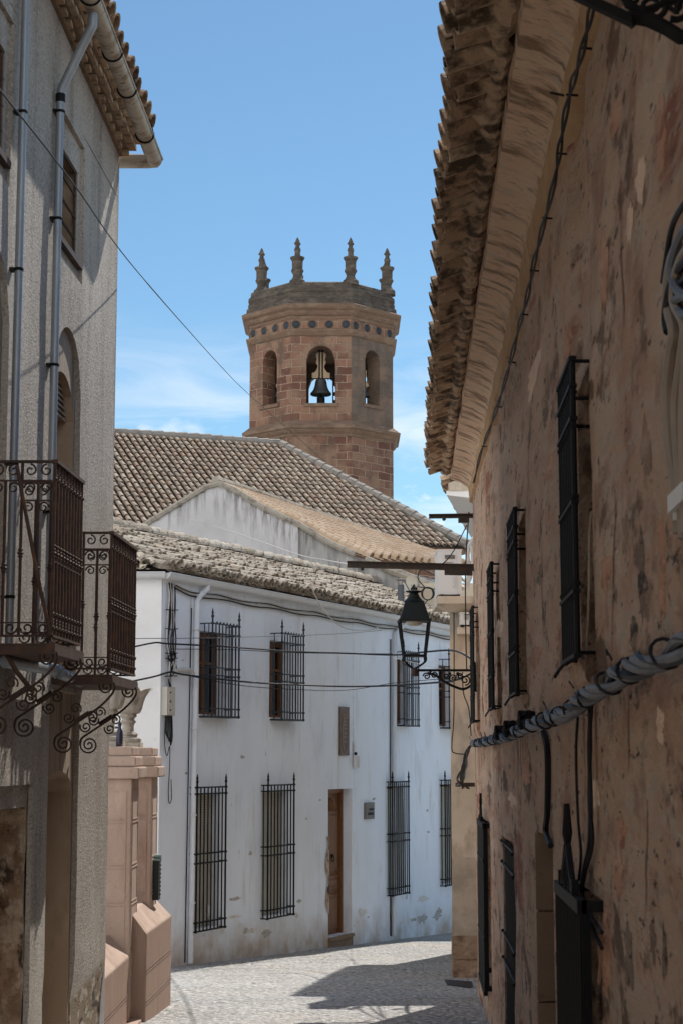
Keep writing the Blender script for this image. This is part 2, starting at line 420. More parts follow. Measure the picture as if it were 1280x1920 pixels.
M['white_end'] = layered('limewash_end', (.88, .88, .88), [((.72, .71, .68), 1.2, O1, .5, .75, .6), ((.55, .52, .47), 8, O1, .7, .76, .5)], bump=[('n', 6, O1, .4)], bdist=.015)
M['gable'] = layered('weathered_white', (.62, .615, .62), [((.48, .475, .48), 1.0, (1, 1, .7), .42, .7, .8), ((.38, .37, .36), 4, (2, 2, .3), .58, .72, .5)], bump=[('n', 8, O1, .5)], bdist=.02)
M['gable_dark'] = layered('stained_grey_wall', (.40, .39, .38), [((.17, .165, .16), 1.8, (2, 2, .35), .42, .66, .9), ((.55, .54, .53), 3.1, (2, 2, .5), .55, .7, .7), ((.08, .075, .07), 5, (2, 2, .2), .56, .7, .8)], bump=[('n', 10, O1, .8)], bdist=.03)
M['streak'] = layered('black_streaks', (.20, .19, .18), [((.45, .44, .43), 5, (2, 2, .4), .5, .7, .8)], bump=[('n', 10, O1, .5)])
M['beige'] = layered('cream_render', (.58, .49, .38), [((.68, .59, .47), 1.4, O1, .45, .62, .8), ((.36, .28, .20), 3.5, (1, 1, .5), .54, .66, .7), ((.33, .31, .28), 2.2, (1, 1, .4), .56, .66, .7), ((.2, .15, .1), 15, O1, .66, .72, .8)], bump=[('n', 10, O1, .5)], bdist=.015)
M['beige_low'] = layered('worn_grey_render', (.50, .42, .33), [((.34, .285, .22), 3, O1, .45, .62, .85), ((.52, .41, .31), 2, O1, .56, .66, .8)], bump=[('n', 14, O1, .8)], bdist=.02)
M['rubble'] = layered('base_stone', (.34, .235, .155), [((.15, .10, .07), 5, O1, .5, .62, .85), ((.46, .35, .25), 3, O1, .55, .7, .7)], bump=[('n', 9, O1, 1.2)], bdist=.05)
M['pink'] = layered('pink_render', (.43, .315, .255), [((.50, .38, .31), 1.8, O1, .42, .62, .8), ((.31, .20, .15), 5, (1, 1, .25), .52, .68, .6), ((.25, .165, .125), 24, O1, .60, .70, .5), ((.56, .43, .35), 3, (1, 1, .4), .56, .68, .6)], bump=[('n', 40, O1, .35)], bdist=.01)
M['pink_low'] = layered('scored_pink_render', (.36, .25, .195), [((.46, .335, .265), 6, (3, 3, .2), .5, .7, .6), ((.25, .15, .105), 9, (3, 3, .15), .56, .72, .6)], bump=[('n', 30, (2, 2, .2), 1)], bdist=.015)
M['cap_stone'] = layered('carved_grey_stone', (.42, .385, .33), [((.22, .19, .155), 9, (1, 1, .6), .5, .66, .8), ((.58, .55, .49), 14, O1, .58, .7, .6)], bump=[('n', 30, O1, .8)], bdist=.012)
M['tile_left'] = layered('old_clay_tile', (.2, .1, .1), [((.06, .045, .035), 8, O1, .5, .66, .8)], rand=[(.20, .13, .085), (.29, .20, .13), (.24, .14, .085), (.33, .26, .18)], bump=[('n', 40, O1, .6)], bdist=.01)
M['tile_right'] = layered('mossy_clay_tile', (.2, .1, .1), [((.065, .045, .03), 7, O1, .44, .60, .92), ((.40, .30, .19), 13, O1, .60, .68, .6), ((.40, .26, .06), 6, O1, .68, .72, .8)], rand=[(.54, .36, .235), (.62, .45, .30), (.44, .29, .19), (.68, .52, .36)], bump=[('n', 12, O1, 1), ('n', 50, O1, .5)], bdist=.03)
M['tile_white'] = layered('lichened_clay_tile', (.2, .1, .1), [((.10, .085, .065), 9, O1, .52, .64, .85), ((.50, .48, .43), 12, O1, .55, .66, .8), ((.30, .21, .05), 5, O1, .68, .73, .7)], rand=[(.33, .27, .205), (.46, .40, .325), (.29, .225, .165), (.53, .48, .41), (.38, .295, .215)], bump=[('n', 25, O1, 1)], bdist=.03)
M['tile_church'] = layered('grey_brown_tile', (.2, .1, .1), [((.10, .085, .07), 5, O1, .54, .68, .6), ((.44, .42, .39), 6, O1, .57, .70, .7)], rand=[(.22, .165, .125), (.33, .26, .195), (.28, .19, .135), (.40, .325, .25), (.24, .19, .15)], bump=[('n', 15, O1, .6)], bdist=.02)
M['tile_gable'] = layered('pale_orange_tile', (.2, .1, .1), [((.30, .21, .14), 7, O1, .55, .7, .5)], rand=[(.52, .38, .265), (.60, .45, .325), (.48, .345, .235), (.62, .49, .365)], bump=[('n', 15, O1, .4)], bdist=.015)
M['pan'] = layered('roof_bed', (.085, .066, .05), [((.16, .13, .10), 8, O1, .5, .7, .6)], bump=[('n', 12, O1, .8)])
M['mortar'] = layered('ridge_mortar', (.40, .36, .30), [((.18, .155, .13), 6, O1, .48, .64, .8)], bump=[('n', 14, O1, .8)], bdist=.03)
BR = dict(w=.86, h=.37, m=.022, c1=(.30, .165, .11), c2=(.135, .062, .045), cm=(.44, .32, .235), wob=.16, depth=.5, ns=1.3)
M['tower'] = layered('red_sandstone_ashlar', (.3, .17, .11), [((.30, .205, .14), .8, O1, .46, .62, .7), ((.125, .088, .066), 1.1, (1, 1, .5), .52, .66, .85), ((.36, .275, .20), 4, O1, .60, .70, .6), ((.07, .055, .045), 6, O1, .61, .70, .7)], brick=BR, bump=[('n', 5, O1, .9), ('n', 18, O1, .4)], bdist=.06)
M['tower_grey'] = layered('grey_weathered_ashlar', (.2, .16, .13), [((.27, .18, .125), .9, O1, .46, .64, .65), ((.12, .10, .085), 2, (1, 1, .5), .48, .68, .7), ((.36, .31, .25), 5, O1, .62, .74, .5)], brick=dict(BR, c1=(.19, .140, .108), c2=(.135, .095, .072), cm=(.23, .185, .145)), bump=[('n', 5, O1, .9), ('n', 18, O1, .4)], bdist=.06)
M['tower_dark'] = layered('lichen_black_stone', (.115, .094, .076), [((.21, .175, .138), 1.6, (1, 1, 2), .46, .66, .8), ((.07, .062, .055), 2.5, (1, 1, 3), .48, .64, .85), ((.38, .31, .22), 8, O1, .64, .74, .6)], bump=[('n', 6, (1, 1, 3), 1.1), ('n', 20, O1, .5)], bdist=.08)
M['tower_cornice'] = layered('cornice_sandstone', (.215, .138, .095), [((.30, .22, .155), 1.4, (1, 1, 2), .48, .66, .7), ((.13, .10, .08), 2.2, (1, 1, 3), .52, .68, .75)], bump=[('n', 7, (1, 1, 2), 1)], bdist=.06)
M['void'] = layered('dark_recess', (.012, .014, .018), rough=.6)
M['oculus'] = layered('slate_dark_disc', (.030, .036, .045), [((.06, .07, .08), 9, O1, .5, .7, .6)], rough=.55)
M['iron'] = layered('black_iron', (.008, .008, .009), [((.028, .02, .015), 30, O1, .58, .7, .6)], rough=.6, spec=.2, bump=[('n', 70, O1, .3)], bdist=.004)
M['iron_blue'] = layered('blue_black_iron', (.018, .022, .032), [((.05, .05, .06), 40, O1, .58, .7, .5)], rough=.5, spec=.4)
M['rust'] = layered('rusty_iron', (.058, .036, .030), [((.13, .065, .036), 18, O1, .5, .66, .8), ((.022, .018, .017), 9, O1, .52, .66, .7)], rough=.7, bump=[('n', 60, O1, .4)], bdist=.004)
M['rust_bar'] = layered('rust_brown_steel', (.074, .044, .034), [((.15, .075, .04), 12, (1, 1, 1), .5, .68, .8)], rough=.7, bump=[('n', 50, O1, .3)], bdist=.005)
M['galv'] = layered('galvanised_pipe', (.27, .30, .335), [((.38, .40, .42), 5, (1, 1, .3), .45, .7, .7), ((.17, .18, .19), 9, (2, 2, .3), .56, .72, .6)], rough=.45, metal=.35, spec=.5)
M['gutter_old'] = layered('stained_zinc_gutter', (.40, .345, .275), [((.52, .46, .39), 2, (1, .5, 1), .42, .62, .8), ((.24, .16, .105), 7, (1, 1.5, 1), .52, .62, .8), ((.07, .05, .04), 12, (1, 3, 1), .60, .66, .85)], rough=.5, metal=.15)
M['wgutter'] = layered('white_gutter', (.66, .67, .68), [((.5, .5, .49), 3, O1, .5, .75, .5)], rough=.45)
M['wpipe'] = layered('white_downpipe', (.68, .71, .76), [((.48, .46, .42), 5, (1, 1, .3), .52, .75, .6)], rough=.55)
M['wood'] = layered('varnished_wood', (.20, .088, .036), [((.11, .045, .020), 9, (6, 6, .5), .42, .66, .8), ((.30, .15, .065), 14, (6, 6, .4), .55, .72, .6)], rough=.5, bump=[('n', 30, (5, 5, .4), .4)], bdist=.006)
M['wood_frame'] = layered('window_wood', (.17, .078, .034), [((.09, .045, .022), 12, (4, 4, .5), .5, .7, .7)], rough=.6)
M['blind'] = layered('cream_blind', (.50, .475, .40), [((.42, .39, .33), 4, O1, .5, .7, .6)], rough=.6)
M['glass'] = layered('dark_glass', (.012, .015, .02), rough=.08, spec=.6)
M['lampglass'] = layered('frosted_diffuser', (.55, .5, .42), rough=.3)
M['cable'] = layered('black_cable', (.010, .010, .012), [((.06, .055, .05), 20, O1, .6, .72, .6)], rough=.6)
M['cable_grey'] = layered('grey_blue_cable', (.16, .165, .18), [((.085, .088, .095), 10, O1, .5, .68, .7)], rough=.55)
M['cable_beige'] = layered('beige_conduit', (.34, .275, .215), [((.22, .18, .145), 6, O1, .5, .7, .5)], rough=.6)
M['cable_white'] = layered('old_white_cable', (.55, .53, .50), [((.3, .28, .25), 10, O1, .55, .7, .6)], rough=.6)
M['plastic'] = layered('ivory_plastic', (.50, .475, .41), [((.42, .38, .30), 7, O1, .55, .72, .5)], rough=.5)
M['ac'] = layered('white_sheet_metal', (.72, .72, .70), [((.58, .57, .54), 4, O1, .5, .75, .5)], rough=.4)
M['plaque'] = layered('brown_ceramic', (.115, .075, .060), [((.17, .11, .08), 8, O1, .5, .7, .6)], rough=.5)
M['plaque_line'] = layered('glaze_line', (.22, .165, .12), rough=.5)
M['grey_metal'] = layered('grey_meter_box', (.16, .15, .14), [((.09, .08, .075), 12, O1, .5, .7, .6)], rough=.5)
M['flue'] = layered('dark_flue', (.10, .105, .115), [((.16, .16, .17), 6, O1, .5, .7, .5)], rough=.55)
M['bronze'] = layered('old_bronze', (.055, .055, .058), [((.10, .10, .10), 5, O1, .5, .7, .6)], rough=.55, metal=.3)
M['yoke'] = layered('pale_timber_yoke', (.47, .355, .235), [((.33, .24, .155), 4, (3, 3, .4), .5, .7, .6)], rough=.7)
M['bottle'] = layered('dark_blue_plastic', (.02, .022, .05), rough=.3, spec=.5)
M['green'] = layered('dark_green_enamel', (.016, .026, .024), rough=.4)
M['greenlid'] = layered('grey_green_lid', (.16, .23, .215), rough=.45)
M['drain'] = layered('cast_iron_grate', (.02, .02, .021), [((.045, .042, .04), 25, O1, .5, .7, .6)], rough=.6)
M['road'] = layered('pebble_paving', (.41, .40, .385), [((.54, .535, .525), .9, O1, .45, .62, .7), ((.46, .40, .34), .45, O1, .5, .62, .7), ((.33, .33, .33), 2.2, (.6, 1.6, 1), .52, .64, .6), ((.22, .215, .21), 22, (1, .7, 1), .50, .62, .8), ((.76, .75, .73), 17, (1, .7, 1), .56, .66, .85), ((.10, .095, .09), 9, (1, .7, 1), .62, .67, .9), ((.13, .12, .11), 2.4, (.30, 3.0, 1), .63, .69, .75)],
    bump=[('v', 14, O1, -1.5), ('n', 40, O1, .5), ('n', 2.5, O1, .8)], bdist=.042, rough=.8)

def nz(x, y, z=0): return mn.noise(V((x, y, z)))
# ------------------------------------------------------------------ ground and road
def road():
    mb = MB()
    xs = [-400, -60, -12] + [-8 + .4 * i for i in range(41)] + [12, 60, 400]
    ys = [-40, 0, 8, 14] + [15 + .35 * i for i in range(64)] + [40, 60, 110, 400, 1500]
    g = [[mb.vert((x, y, ground_z(y) + (.018 * nz(x * .6, y * .6) if 14 < y < 38 and abs(x) < 8 else 0))) for y in ys] for x in xs]
    for i in range(len(xs) - 1):
        for j in range(len(ys) - 1): mb.face([g[i][j], g[i + 1][j], g[i + 1][j + 1], g[i][j + 1]])
    o = mb.build('road', M['road'], smooth=True); o['kind'] = 'structure'
road()

# ------------------------------------------------------------------ house on the right
M['right_red'] = layered('red_stone_patch', (.62, .33, .215), [((.74, .46, .31), 9, RS, .48, .62, .8), ((.34, .14, .09), 14, RS, .54, .64, .8)], bump=[('n', 16, RS, 1.2)], bdist=.06)
M['right_dark'] = layered('dark_run_stain', (.36, .235, .16), [((.55, .37, .26), 12, RS, .46, .6, .8)], bump=[('n', 20, RS, 1)], bdist=.05)
M['right_hole'] = layered('broken_grey_hole', (.34, .245, .18), [((.55, .42, .32), 9, RS, .5, .6, .8), ((.06, .045, .035), 16, RS, .54, .62, .9)], bump=[('n', 12, RS, 2)], bdist=.09)
M['right_pale'] = layered('pale_repair', (.86, .62, .455), [((.74, .49, .34), 11, RS, .5, .62, .8)], bump=[('n', 20, RS, .8)], bdist=.04)
R_END = 20.0
def re(s): return 4.36 + .016 * s           # soffit line at the wall
RW = [(6.80, 7.40, 1.99, 3.14), (10.74, 11.52, 1.99, 3.10), (13.98, 14.70, 1.99, 3.12), (18.45, 19.25, 1.97, 3.15)]
G1 = (6.74, 7.80, -.80, 1.07); G2 = (12.55, 14.0, -.95, 1.0); G3 = (16.4, 17.8, -.50, 1.0); DJ = (9.05, 10.2, -.6, 1.19)
def r_disp(s, z):
    d = .022 * nz(s * .5, z * .45, 3) + .012 * nz(s * 1.6, z * 1.2, 7) + .006 * nz(s * 5, z * 3.5, 9)
    for a, b, c, e in RW[:3]:
        if a - .02 < s < b + .02 and z > e + .05: d -= .028
    if z < -.25 and 2 < s < 6.0: d += .02 * nz(s * 2.5, z * 2.5, 1)
    return d
def right_house():
    root = thing('stone_house', R(10, -.5), 'long brown stone house with a rough rendered wall along the right of the street', 'house')
    mb = MB()
    holes = [(a, b, c, d, 0, .32) for a, b, c, d in RW] + [(G1[0], G1[1], G1[2], G1[3], 0, .35), (G2[0], G2[1], G2[2], G2[3], 0, .22), (G3[0], G3[1], G3[2], G3[3], 0, .22), (DJ[0], DJ[1], DJ[2], DJ[3], 0, .25)]
    wall_sheet(mb, R, -4, R_END, -2.2, 4.75, holes, du=.14, disp=r_disp, reveal_m=0)
    # far end, back and near end of the house
    B = 5.6
    mb.poly([R(R_END, -2.2), R(R_END, -2.2, -B), R(R_END, 4.7, -B), R(R_END, 6.2, -B / 2), R(R_END, 4.95, -.05), R(R_END, 4.75)])
    mb.poly([R(-4, -2.2, -B), R(-4, -2.2), R(-4, 4.3), R(-4, 5.9, -B / 2), R(-4, 4.4, -B)])
    mb.poly([R(R_END, -2.2, -B), R(-4, -2.2, -B), R(-4, 4.4, -B), R(R_END, 4.7, -B)])
    def on_right(px, py, ru, rz, m, sd, off=.004):
        s, z = Rp(px, py); mb.m = m; patch(mb, R, r_disp, s, z, ru, rz, sd, off)
    for i, (x, y, ru, rz, m) in enumerate(((1128, 515, .16, .13, 1), (1190, 690, .10, .07, 2), (1060, 640, .18, .07, 1), (1212, 850, .10, .10, 2), (1135, 1075, .2, .08, 1), (1170, 1000, .10, .07, 2), (1240, 1060, .08, .16, 1), (1205, 1090, .08, .11, 3),
            (1190, 1190, .08, .05, 3), (1240, 1360, .09, .05, 4), (1110, 1490, .2, .06, 4), (1160, 1640, .16, .07, 1), (1220, 1770, .07, .06, 3), (1245, 1790, .06, .07, 3), (1180, 1800, .10, .09, 3), (1130, 1790, .22, .14, 1), (1165, 1560, .12, .05, 1),
            (1000, 700, .5, .06, 4), (1030, 880, .28, .05, 1), (1015, 1080, .25, .035, 3), (935, 1180, .5, .06, 4), (985, 1450, .4, .05, 1), (960, 1500, .5, .05, 4), (930, 1430, .5, .05, 1), (1010, 1230, .3, .05, 1), (1240, 250, .09, .10, 1), (1200, 330, .12, .06, 4), (1150, 220, .13, .06, 1), (1180, 420, .12, .05, 4))):
        on_right(x, y, ru, rz, m, i)
    mb.m = 2
    for i, (x, y, ln) in enumerate(((1100, 1420, .5), (1150, 900, .6), (1020, 1000, .5), (1210, 1500, .4), (1165, 400, .5), (1090, 560, .6), (990, 820, .6), (1180, 1290, .3))):
        s, z = Rp(x, y); crack(mb, R, r_disp, s, z, ln, i + 40, wd=.016)
    # run-off under the sills
    for i, (a, b, c, d) in enumerate(RW):
        for q in range(4):
            rr = random.Random(i * 7 + q); mb.m = 2 if q % 2 else 1
            patch(mb, R, r_disp, a + (b - a) * (q + .5) / 4, c - .30 - rr.uniform(0, .15), .035, .16 + rr.uniform(0, .1), i * 5 + q + .3, .003)
    mb.m = 0
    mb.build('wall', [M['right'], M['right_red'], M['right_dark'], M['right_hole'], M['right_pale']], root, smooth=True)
    # ochre band under the eave, and the coved soffit board
    mb = MB(); n = 120
    prof = [(-.06, -.215), (.036, -.17), (.046, -.03), (.062, .0), (.145, .05), (.245, .085), (.25, .16)]
    rows = []
    for i in range(n + 1):
        s = -4 + (R_END + 4.012) * i / n
        wob = .012 * nz(s * 1.3, 2); wz = .012 * nz(s * .9, 6)
        rows.append([mb.vert(R(s, re(s) + z + wz + .010 * nz(s * 3, z * 9), w + (wob if k > 1 else 0) + .012 * nz(s * 4, k * 3))) for k, (w, z) in enumerate(prof)])
    mb.m = 0
    for i in range(n):
        for k in range(len(prof) - 1):
            mb.m = 1 if k < 2 else 0
            mb.face([rows[i][k], rows[i + 1][k], rows[i + 1][k + 1], rows[i][k + 1]])
    mb.m = 0; e_ = rows[-1]; c_ = mb.vert(R(R_END + .012, re(R_END) + .12, .02)); [mb.face([e_[k], e_[k + 1], c_]) for k in range(len(e_) - 1)]
    mb.build('eave_soffit', [M['soffit'], M['ochre']], root, smooth=True)
    # roof: bed plus barrel tiles overhanging the soffit
    U = (R(1, 0) - R(0, 0)); U.z = .016; U.normalize()
    pit = rad(20)
    out = V((-1, .04, 0)).normalized(); Sd = (out * cos(pit) + V((0, 0, -sin(pit)))).normalized(); N = U.cross(Sd).normalized()
    if N.z < 0: N = -N
    LEN = 3.2
    eave = R(-4, re(-4) + .155, .47)
    O = eave - Sd * LEN
    width = (R_END + 4.03)
    mb = MB()
    tile_field(mb, O, U, Sd, N, width, LEN, .215, .40, jit=1.25, seg=6, pans=True, lift=.045, rad_k=.44)
    roof = mb.build('roof', M['tile_right'], root)
    mb = MB()
    q = lambda u, s, nn: O + U * u + Sd * s + N * nn
    mb.box(lambda a, b, c: q(a, b, c), (0, 0, -.12), (width - .02, LEN - .24, -.02))
    # back slope
    ridge = q(0, 0, 0); far = V((1, -.04, 0)).normalized()
    mb.poly([q(0, 0, 0), q(width - .02, 0, 0), q(width - .02, 0, 0) + far * 3 - V((0, 0, 1.1)), q(0, 0, 0) + far * 3 - V((0, 0, 1.1))])
    # mortar lumps packed under the tile mouths
    rnd = random.Random(5)
    mb.build('roof_bed', M['pan'], roof)
    mb = MB(); pts = []; rs = []
    for i in range(int(width / .0717)):
        u = .05 + i * .0717; ph = (i % 3)
        pts.append(q(u + rnd.uniform(-.01, .01), LEN - .17 + rnd.uniform(-.02, .02), -.035 + (.03 if ph == 1 else -.01) + rnd.uniform(-.008, .008))); rs.append((.075 if ph == 1 else .045) + rnd.uniform(-.012, .012))
    mb.tube(pts, rs, 8)
    mb.build('eave_mortar', M['tile_right'], roof, smooth=True)
    # windows: frame, shutter, grille
    for i, (a, b, c, d) in enumerate(RW):
        mb = MB(); mb.box(R, (a, c, -.31), (b, d, -.27)); w = mb.build('window', M['void'], root)
        mb = MB()
        for s in (a + .03, (a + b) / 2, b - .03): mb.box(R, (s - .03, c, -.268), (s + .03, d, -.235))
        mb.box(R, (a + .06, d - .07, -.267), (b - .06, d - .005, -.236)); mb.box(R, (a + .06, c + .005, -.267), (b - .06, c + .06, -.236))
        mb.build('window_frame', M['wood_frame'], w)
        # grille box: bars, bands, ties into the wall
        mb = MB(); w0 = .062; nb = 9
        for k in range(nb):
            s = a + (b - a) * k / (nb - 1); post = k in (0, nb - 1)
            mb.bar(R(s, c - .01, w0), R(s, d + .03, w0), .012 if post else .0085, 6)
            for z in (c + .28, c + .62, c + .90):
                mb.ball(R(s, z, w0), .016, 6)
        for z in (c + .0, c + .25, c + .6, c + .93, d - .09, d + .02):
            mb.box(R, (a - .015, z - .007, w0 - .014), (b + .015, z + .007, w0 + .016))
        for s in (a + .004, b - .004):
            for z in (c + .01, d + .01, d - .14): mb.bar(R(s, z, w0), R(s, z, -.12), .008, 5)
        mb.tube(smooth_path([R(b + .01, c, w0), R(b + .1, c - .03, w0 + .02), R(b + .14, c - .05, w0 + .03)], 3), .008, 5)
        mb.build('window_grille', M['iron'], root)
        # sill of crumbling render
        mb = MB()
        rows = []
        for k in range(9):
            s = a - .06 + (b - a + .1) * k / 8
            e = .012 * nz(s * 6, i)
            rows.append([mb.vert(R(s, c - .012, -.02)), mb.vert(R(s, c - .015 + e, .045 + e)), mb.vert(R(s, c - .10 + e, .035)), mb.vert(R(s, c - .17 - .03 * abs(nz(s * 4, 9)), .0))])
        for k in range(8):
            for m in range(3): mb.face([rows[k][m], rows[k + 1][m], rows[k + 1][m + 1], rows[k][m + 1]])
        mb.face(rows[0]); mb.face(rows[-1])
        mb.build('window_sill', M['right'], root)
    # stone doorway with block jambs
    a, b, c, d = DJ
    mb = MB(); rnd = random.Random(3); z = c
    for side in (a, b):
        z = c
        for hh in (.38, .46, .50, .44):
            z2 = min(z + hh, d)
            if side == b: mb.box(R, (b - .035, z + .006, -.25), (b - .002, z2 - .006, .004 + rnd.uniform(0, .006)))
            z = z2
    mb.build('door_jamb', M['stone_jamb'], root)
    mb = MB(); mb.box(R, (a, c, -.25), (b, d, -.21))
    dr = mb.build('door', M['wood_frame'], root)
    mb = MB()
    for k in range(5): mb.box(R, (a + .02 + k * .225, c, -.209), (a + .22 + k * .225, d - .03, -.195))
    mb.build('door_board', M['wood'], dr)
    # low window with strap bars (flush)
    a, b, c, d = G2
    mb = MB(); mb.box(R, (a, c, -.215), (b, d, -.18)); wl = mb.build('window', M['void'], root)
    mb = MB()
    for k in range(11): mb.bar(R(a + .05 + k * (b - a - .1) / 10, c + .02, -.02), R(a + .05 + k * (b - a - .1) / 10, d - .04, -.02), .011, 5)
    for z in (d - .06, d - .22, d - .75, d - .95, d - 1.5):
        mb.box(R, (a - .02, z - .008, -.010), (b + .02, z + .008, .006)); mb.ball(R(b + .03, z + .015, .008), .014, 6); mb.ball(R(a - .01, z - .015, .01), .012, 6)
    mb.build('window_grille', M['iron'], root)
    # two deep box grilles with a crest
    for (a, b, c, d), w0, cr in ((G1, .075, .66), (G3, .055, .5)):
        mb = MB(); mb.box(R, (a, c, -.34 if cr > .6 else -.21), (b, d, -.30 if cr > .6 else -.18)); mb.build('window', M['void'], root)
        mb = MB()
        for k in range(13):
            s = a + .0 + (b - a) * k / 12; mb.bar(R(s, c, w0), R(s, d - .02, w0), .011, 5)
        mb.box(R, (a - .02, d - .05, w0 - .02), (b + .02, d, w0 + .015)); mb.box(R, (a - .02, c - .04, w0 - .02), (b + .02, c, w0 + .015))
        for z in (c + .45, c + 1.15): mb.box(R, (a - .01, z, w0 - .012), (b + .01, z + .02, w0 + .016))
        for s in (a, b):
            mb.box(R, (s - .02, c, w0 - .035), (s + .02, d, w0 - .003)) 
            for z in (d - .045, c): mb.box(R, (s - .018, z, -.12), (s + .018, z + .042, w0 - .03))
        g = mb.build('window_grille', M['iron'], root)
        mb = MB(); m = (a + b) / 2; 
        for sg in (-1, 1):
            mb.tube(smooth_path([R(m + sg * .40 * cr, d, w0), R(m + sg * .26 * cr, d + .09 * cr, w0), R(m + sg * .10 * cr, d + .22 * cr, w0), R(m + sg * .03, d + .27 * cr, w0)], 4), .016 * cr + .003, 5)
            mb.tube(smooth_path([R(m + sg * .12 * cr, d, w0), R(m + sg * .2 * cr, d + .1 * cr, w0), R(m, d + .24 * cr, w0)], 4), .014 * cr + .003, 5)
            mb.tube(spiral(lambda x, z: R(x, z, w0), m + sg * .28 * cr, d + .06 * cr, .06 * cr, 1.3, 0, sg, 14), .011, 5)
            mb.box(R, (m + sg * .46 * cr - .018, d, w0 - .015), (m + sg * .46 * cr + .018, d + .09 * cr, w0 + .015))
        mb.tube([R(m, d, w0), R(m, d + .27 * cr, w0), R(m, d + .34 * cr, w0), R(m, d + .44 * cr, w0), R(m, d + .52 * cr, w0)], [.012, .02 * cr, .033 * cr, .024 * cr, .012], 7)
        mb.build('crest', M['iron'], g)
    return root
right_house()

# ------------------------------------------------------------------ wiring along the right wall
def pts_on(fn, frame, px, w):
    out = []
    for q in px:
        ww = q[2] if len(q) > 2 else w
        s, z = fn(q[0], q[1], ww); out.append(frame(s, z, ww))
    return out
def twisted_bundle():
    path = smooth_path(pts_on(Rp, R, [(1420, 1150), (1340, 1185), (1280, 1212), (1230, 1232), (1180, 1257), (1110, 1300), (1050, 1340), (990, 1361), (950, 1380), (910, 1390), (886, 1394)], .075), 14)
    root = thing('cable_bundle', R(8, 1.75, .07), 'thick twisted bundle of grey and black cables sagging along the brown wall', 'cables')
    rnd = random.Random(2); dist = [0]
    for a, b in zip(path, path[1:]): dist.append(dist[-1] + (b - a).length)
    tot = dist[-1]
    dense = []
    nst = 520
    j = 0
    for k in range(nst + 1):
        d = tot * k / nst
        while j < len(dist) - 2 and dist[j + 1] < d: j += 1
        t = (d - dist[j]) / max(1e-6, dist[j + 1] - dist[j]); dense.append((d, path[j].lerp(path[j + 1], t)))
    for q, (grey, rr_, off, pitch) in enumerate(((1, .0165, .021, 4.6), (1, .015, .023, 4.6), (1, .0125, .025, 4.9), (1, .011, .027, 4.2), (0, .012, .026, 5.2), (0, .010, .029, 3.8), (0, .008, .030, 4.4))):
        pp = []
        for d, p in dense:
            ph = (q * pi if q < 2 else q * 2.2) + d * pitch + .9 * nz(d * .9, 3) + (.5 * nz(d * 1.3, q * 3) if q > 1 else 0)
            r = off * (1 + .35 * nz(d * 1.6, q))
            pp.append(p + V((-1, 0, 0)) * cos(ph) * r + V((0, 0, 1)) * sin(ph) * r + V((0, 0, .015 * nz(d * 1.1, 4))))
        mb = MB(); mb.tube(pp, [rr_ * (1 + .18 * nz(i_ * .05, q + 2)) for i_ in range(len(pp))], 8 if grey else 4)
        mb.build('cable', M['cable_grey'] if grey else M['cable'], root, smooth=True)
    # ties and knots
    d = .3
    while d < tot:
        mb = MB()
        k = min(nst - 1, int(nst * d / tot)); p = dense[k][1]
        r = .037 * rnd.uniform(.85, 1.1)
        tl = rnd.uniform(-.09, .09)
        mb.tube([p + V((-1, 0, 0)) * cos(a) * r + V((0, tl * sin(a), 0)) + V((0, 0, 1)) * sin(a) * r for a in [2 * pi * i / 12 for i in range(13)]], .0055, 4)
        if rnd.random() < .3: mb.tube(smooth_path([p + V((-.05, 0, .03)), p + V((-.06, .04, .055 + rnd.uniform(0, .02))), p + V((-.05, .09, .05))], 4), .0035, 4)
        mb.build('cable_tie', M['cable'], root)
        d += rnd.uniform(.3, 1.0)
    for dd in (.42, .52, .60):
        mb = MB(); p = dense[int(nst * dd)][1] + V((-.01, 0, .03))
        for q in range(7): mb.tube([p + V((cos(a + q) * .05, sin(a * 1.3 + q) * .09, sin(a + q * 2) * .045)) for a in [2 * pi * i / 14 for i in range(15)]], .009, 4)
        mb.build('cable_knot', M['cable'], root)
twisted_bundle()
def cable(name, pts, r, m, label, cat='cable', group=None, n=6, k=6):
    mb = MB(); mb.tube(smooth_path(pts, k) if k > 1 else pts, r, n)
    o = mb.build(name, M[m], smooth=True); return tag(o, label, cat, group)
cable('cable', pts_on(Rp, R, [(1018, 1372), (1024, 1400), (1026, 1440), (1025, 1520), (1022, 1558), (1031, 1586)], .02), .016, 'cable', 'short thick black cable dropping from the twisted bundle to the stone doorway', group='cables hanging on the brown wall')
mb = MB()
for dx, r in ((0, .0095), (5, .0085)):
    mb.tube(smooth_path(pts_on(Rp, R, [(1107 - dx * .6, 1325), (1103 + dx * .4, 1400), (1106 - dx * .5, 1500), (1104 + dx, 1580), (1092 + dx * .5, 1640), (1090, 1680), (1104, 1712 + dx * 3), (1127, 1748 + dx * 6)], .02), 6), r, 5)
tag(mb.build('cable', M['cable'], smooth=True), 'pair of black cables hanging down behind the near box grille', 'cable', 'cables hanging on the brown wall')
cable('cable', pts_on(Rp, R, [(1082, 1345), (1079, 1400), (1080, 1470), (1083, 1540), (1088, 1600), (1084, 1650)], .015), .006, 'cable', 'thin black cable between the doorway cable and the hanging pair', group='cables hanging on the brown wall')
cable('cable', pts_on(Rp, R, [(1108, 960), (1104, 1000), (1103, 1100), (1099, 1220), (1095, 1320)], .02), .005, 'cable_beige', 'thin pale cable running down past the nearest barred window', group='cables hanging on the brown wall')
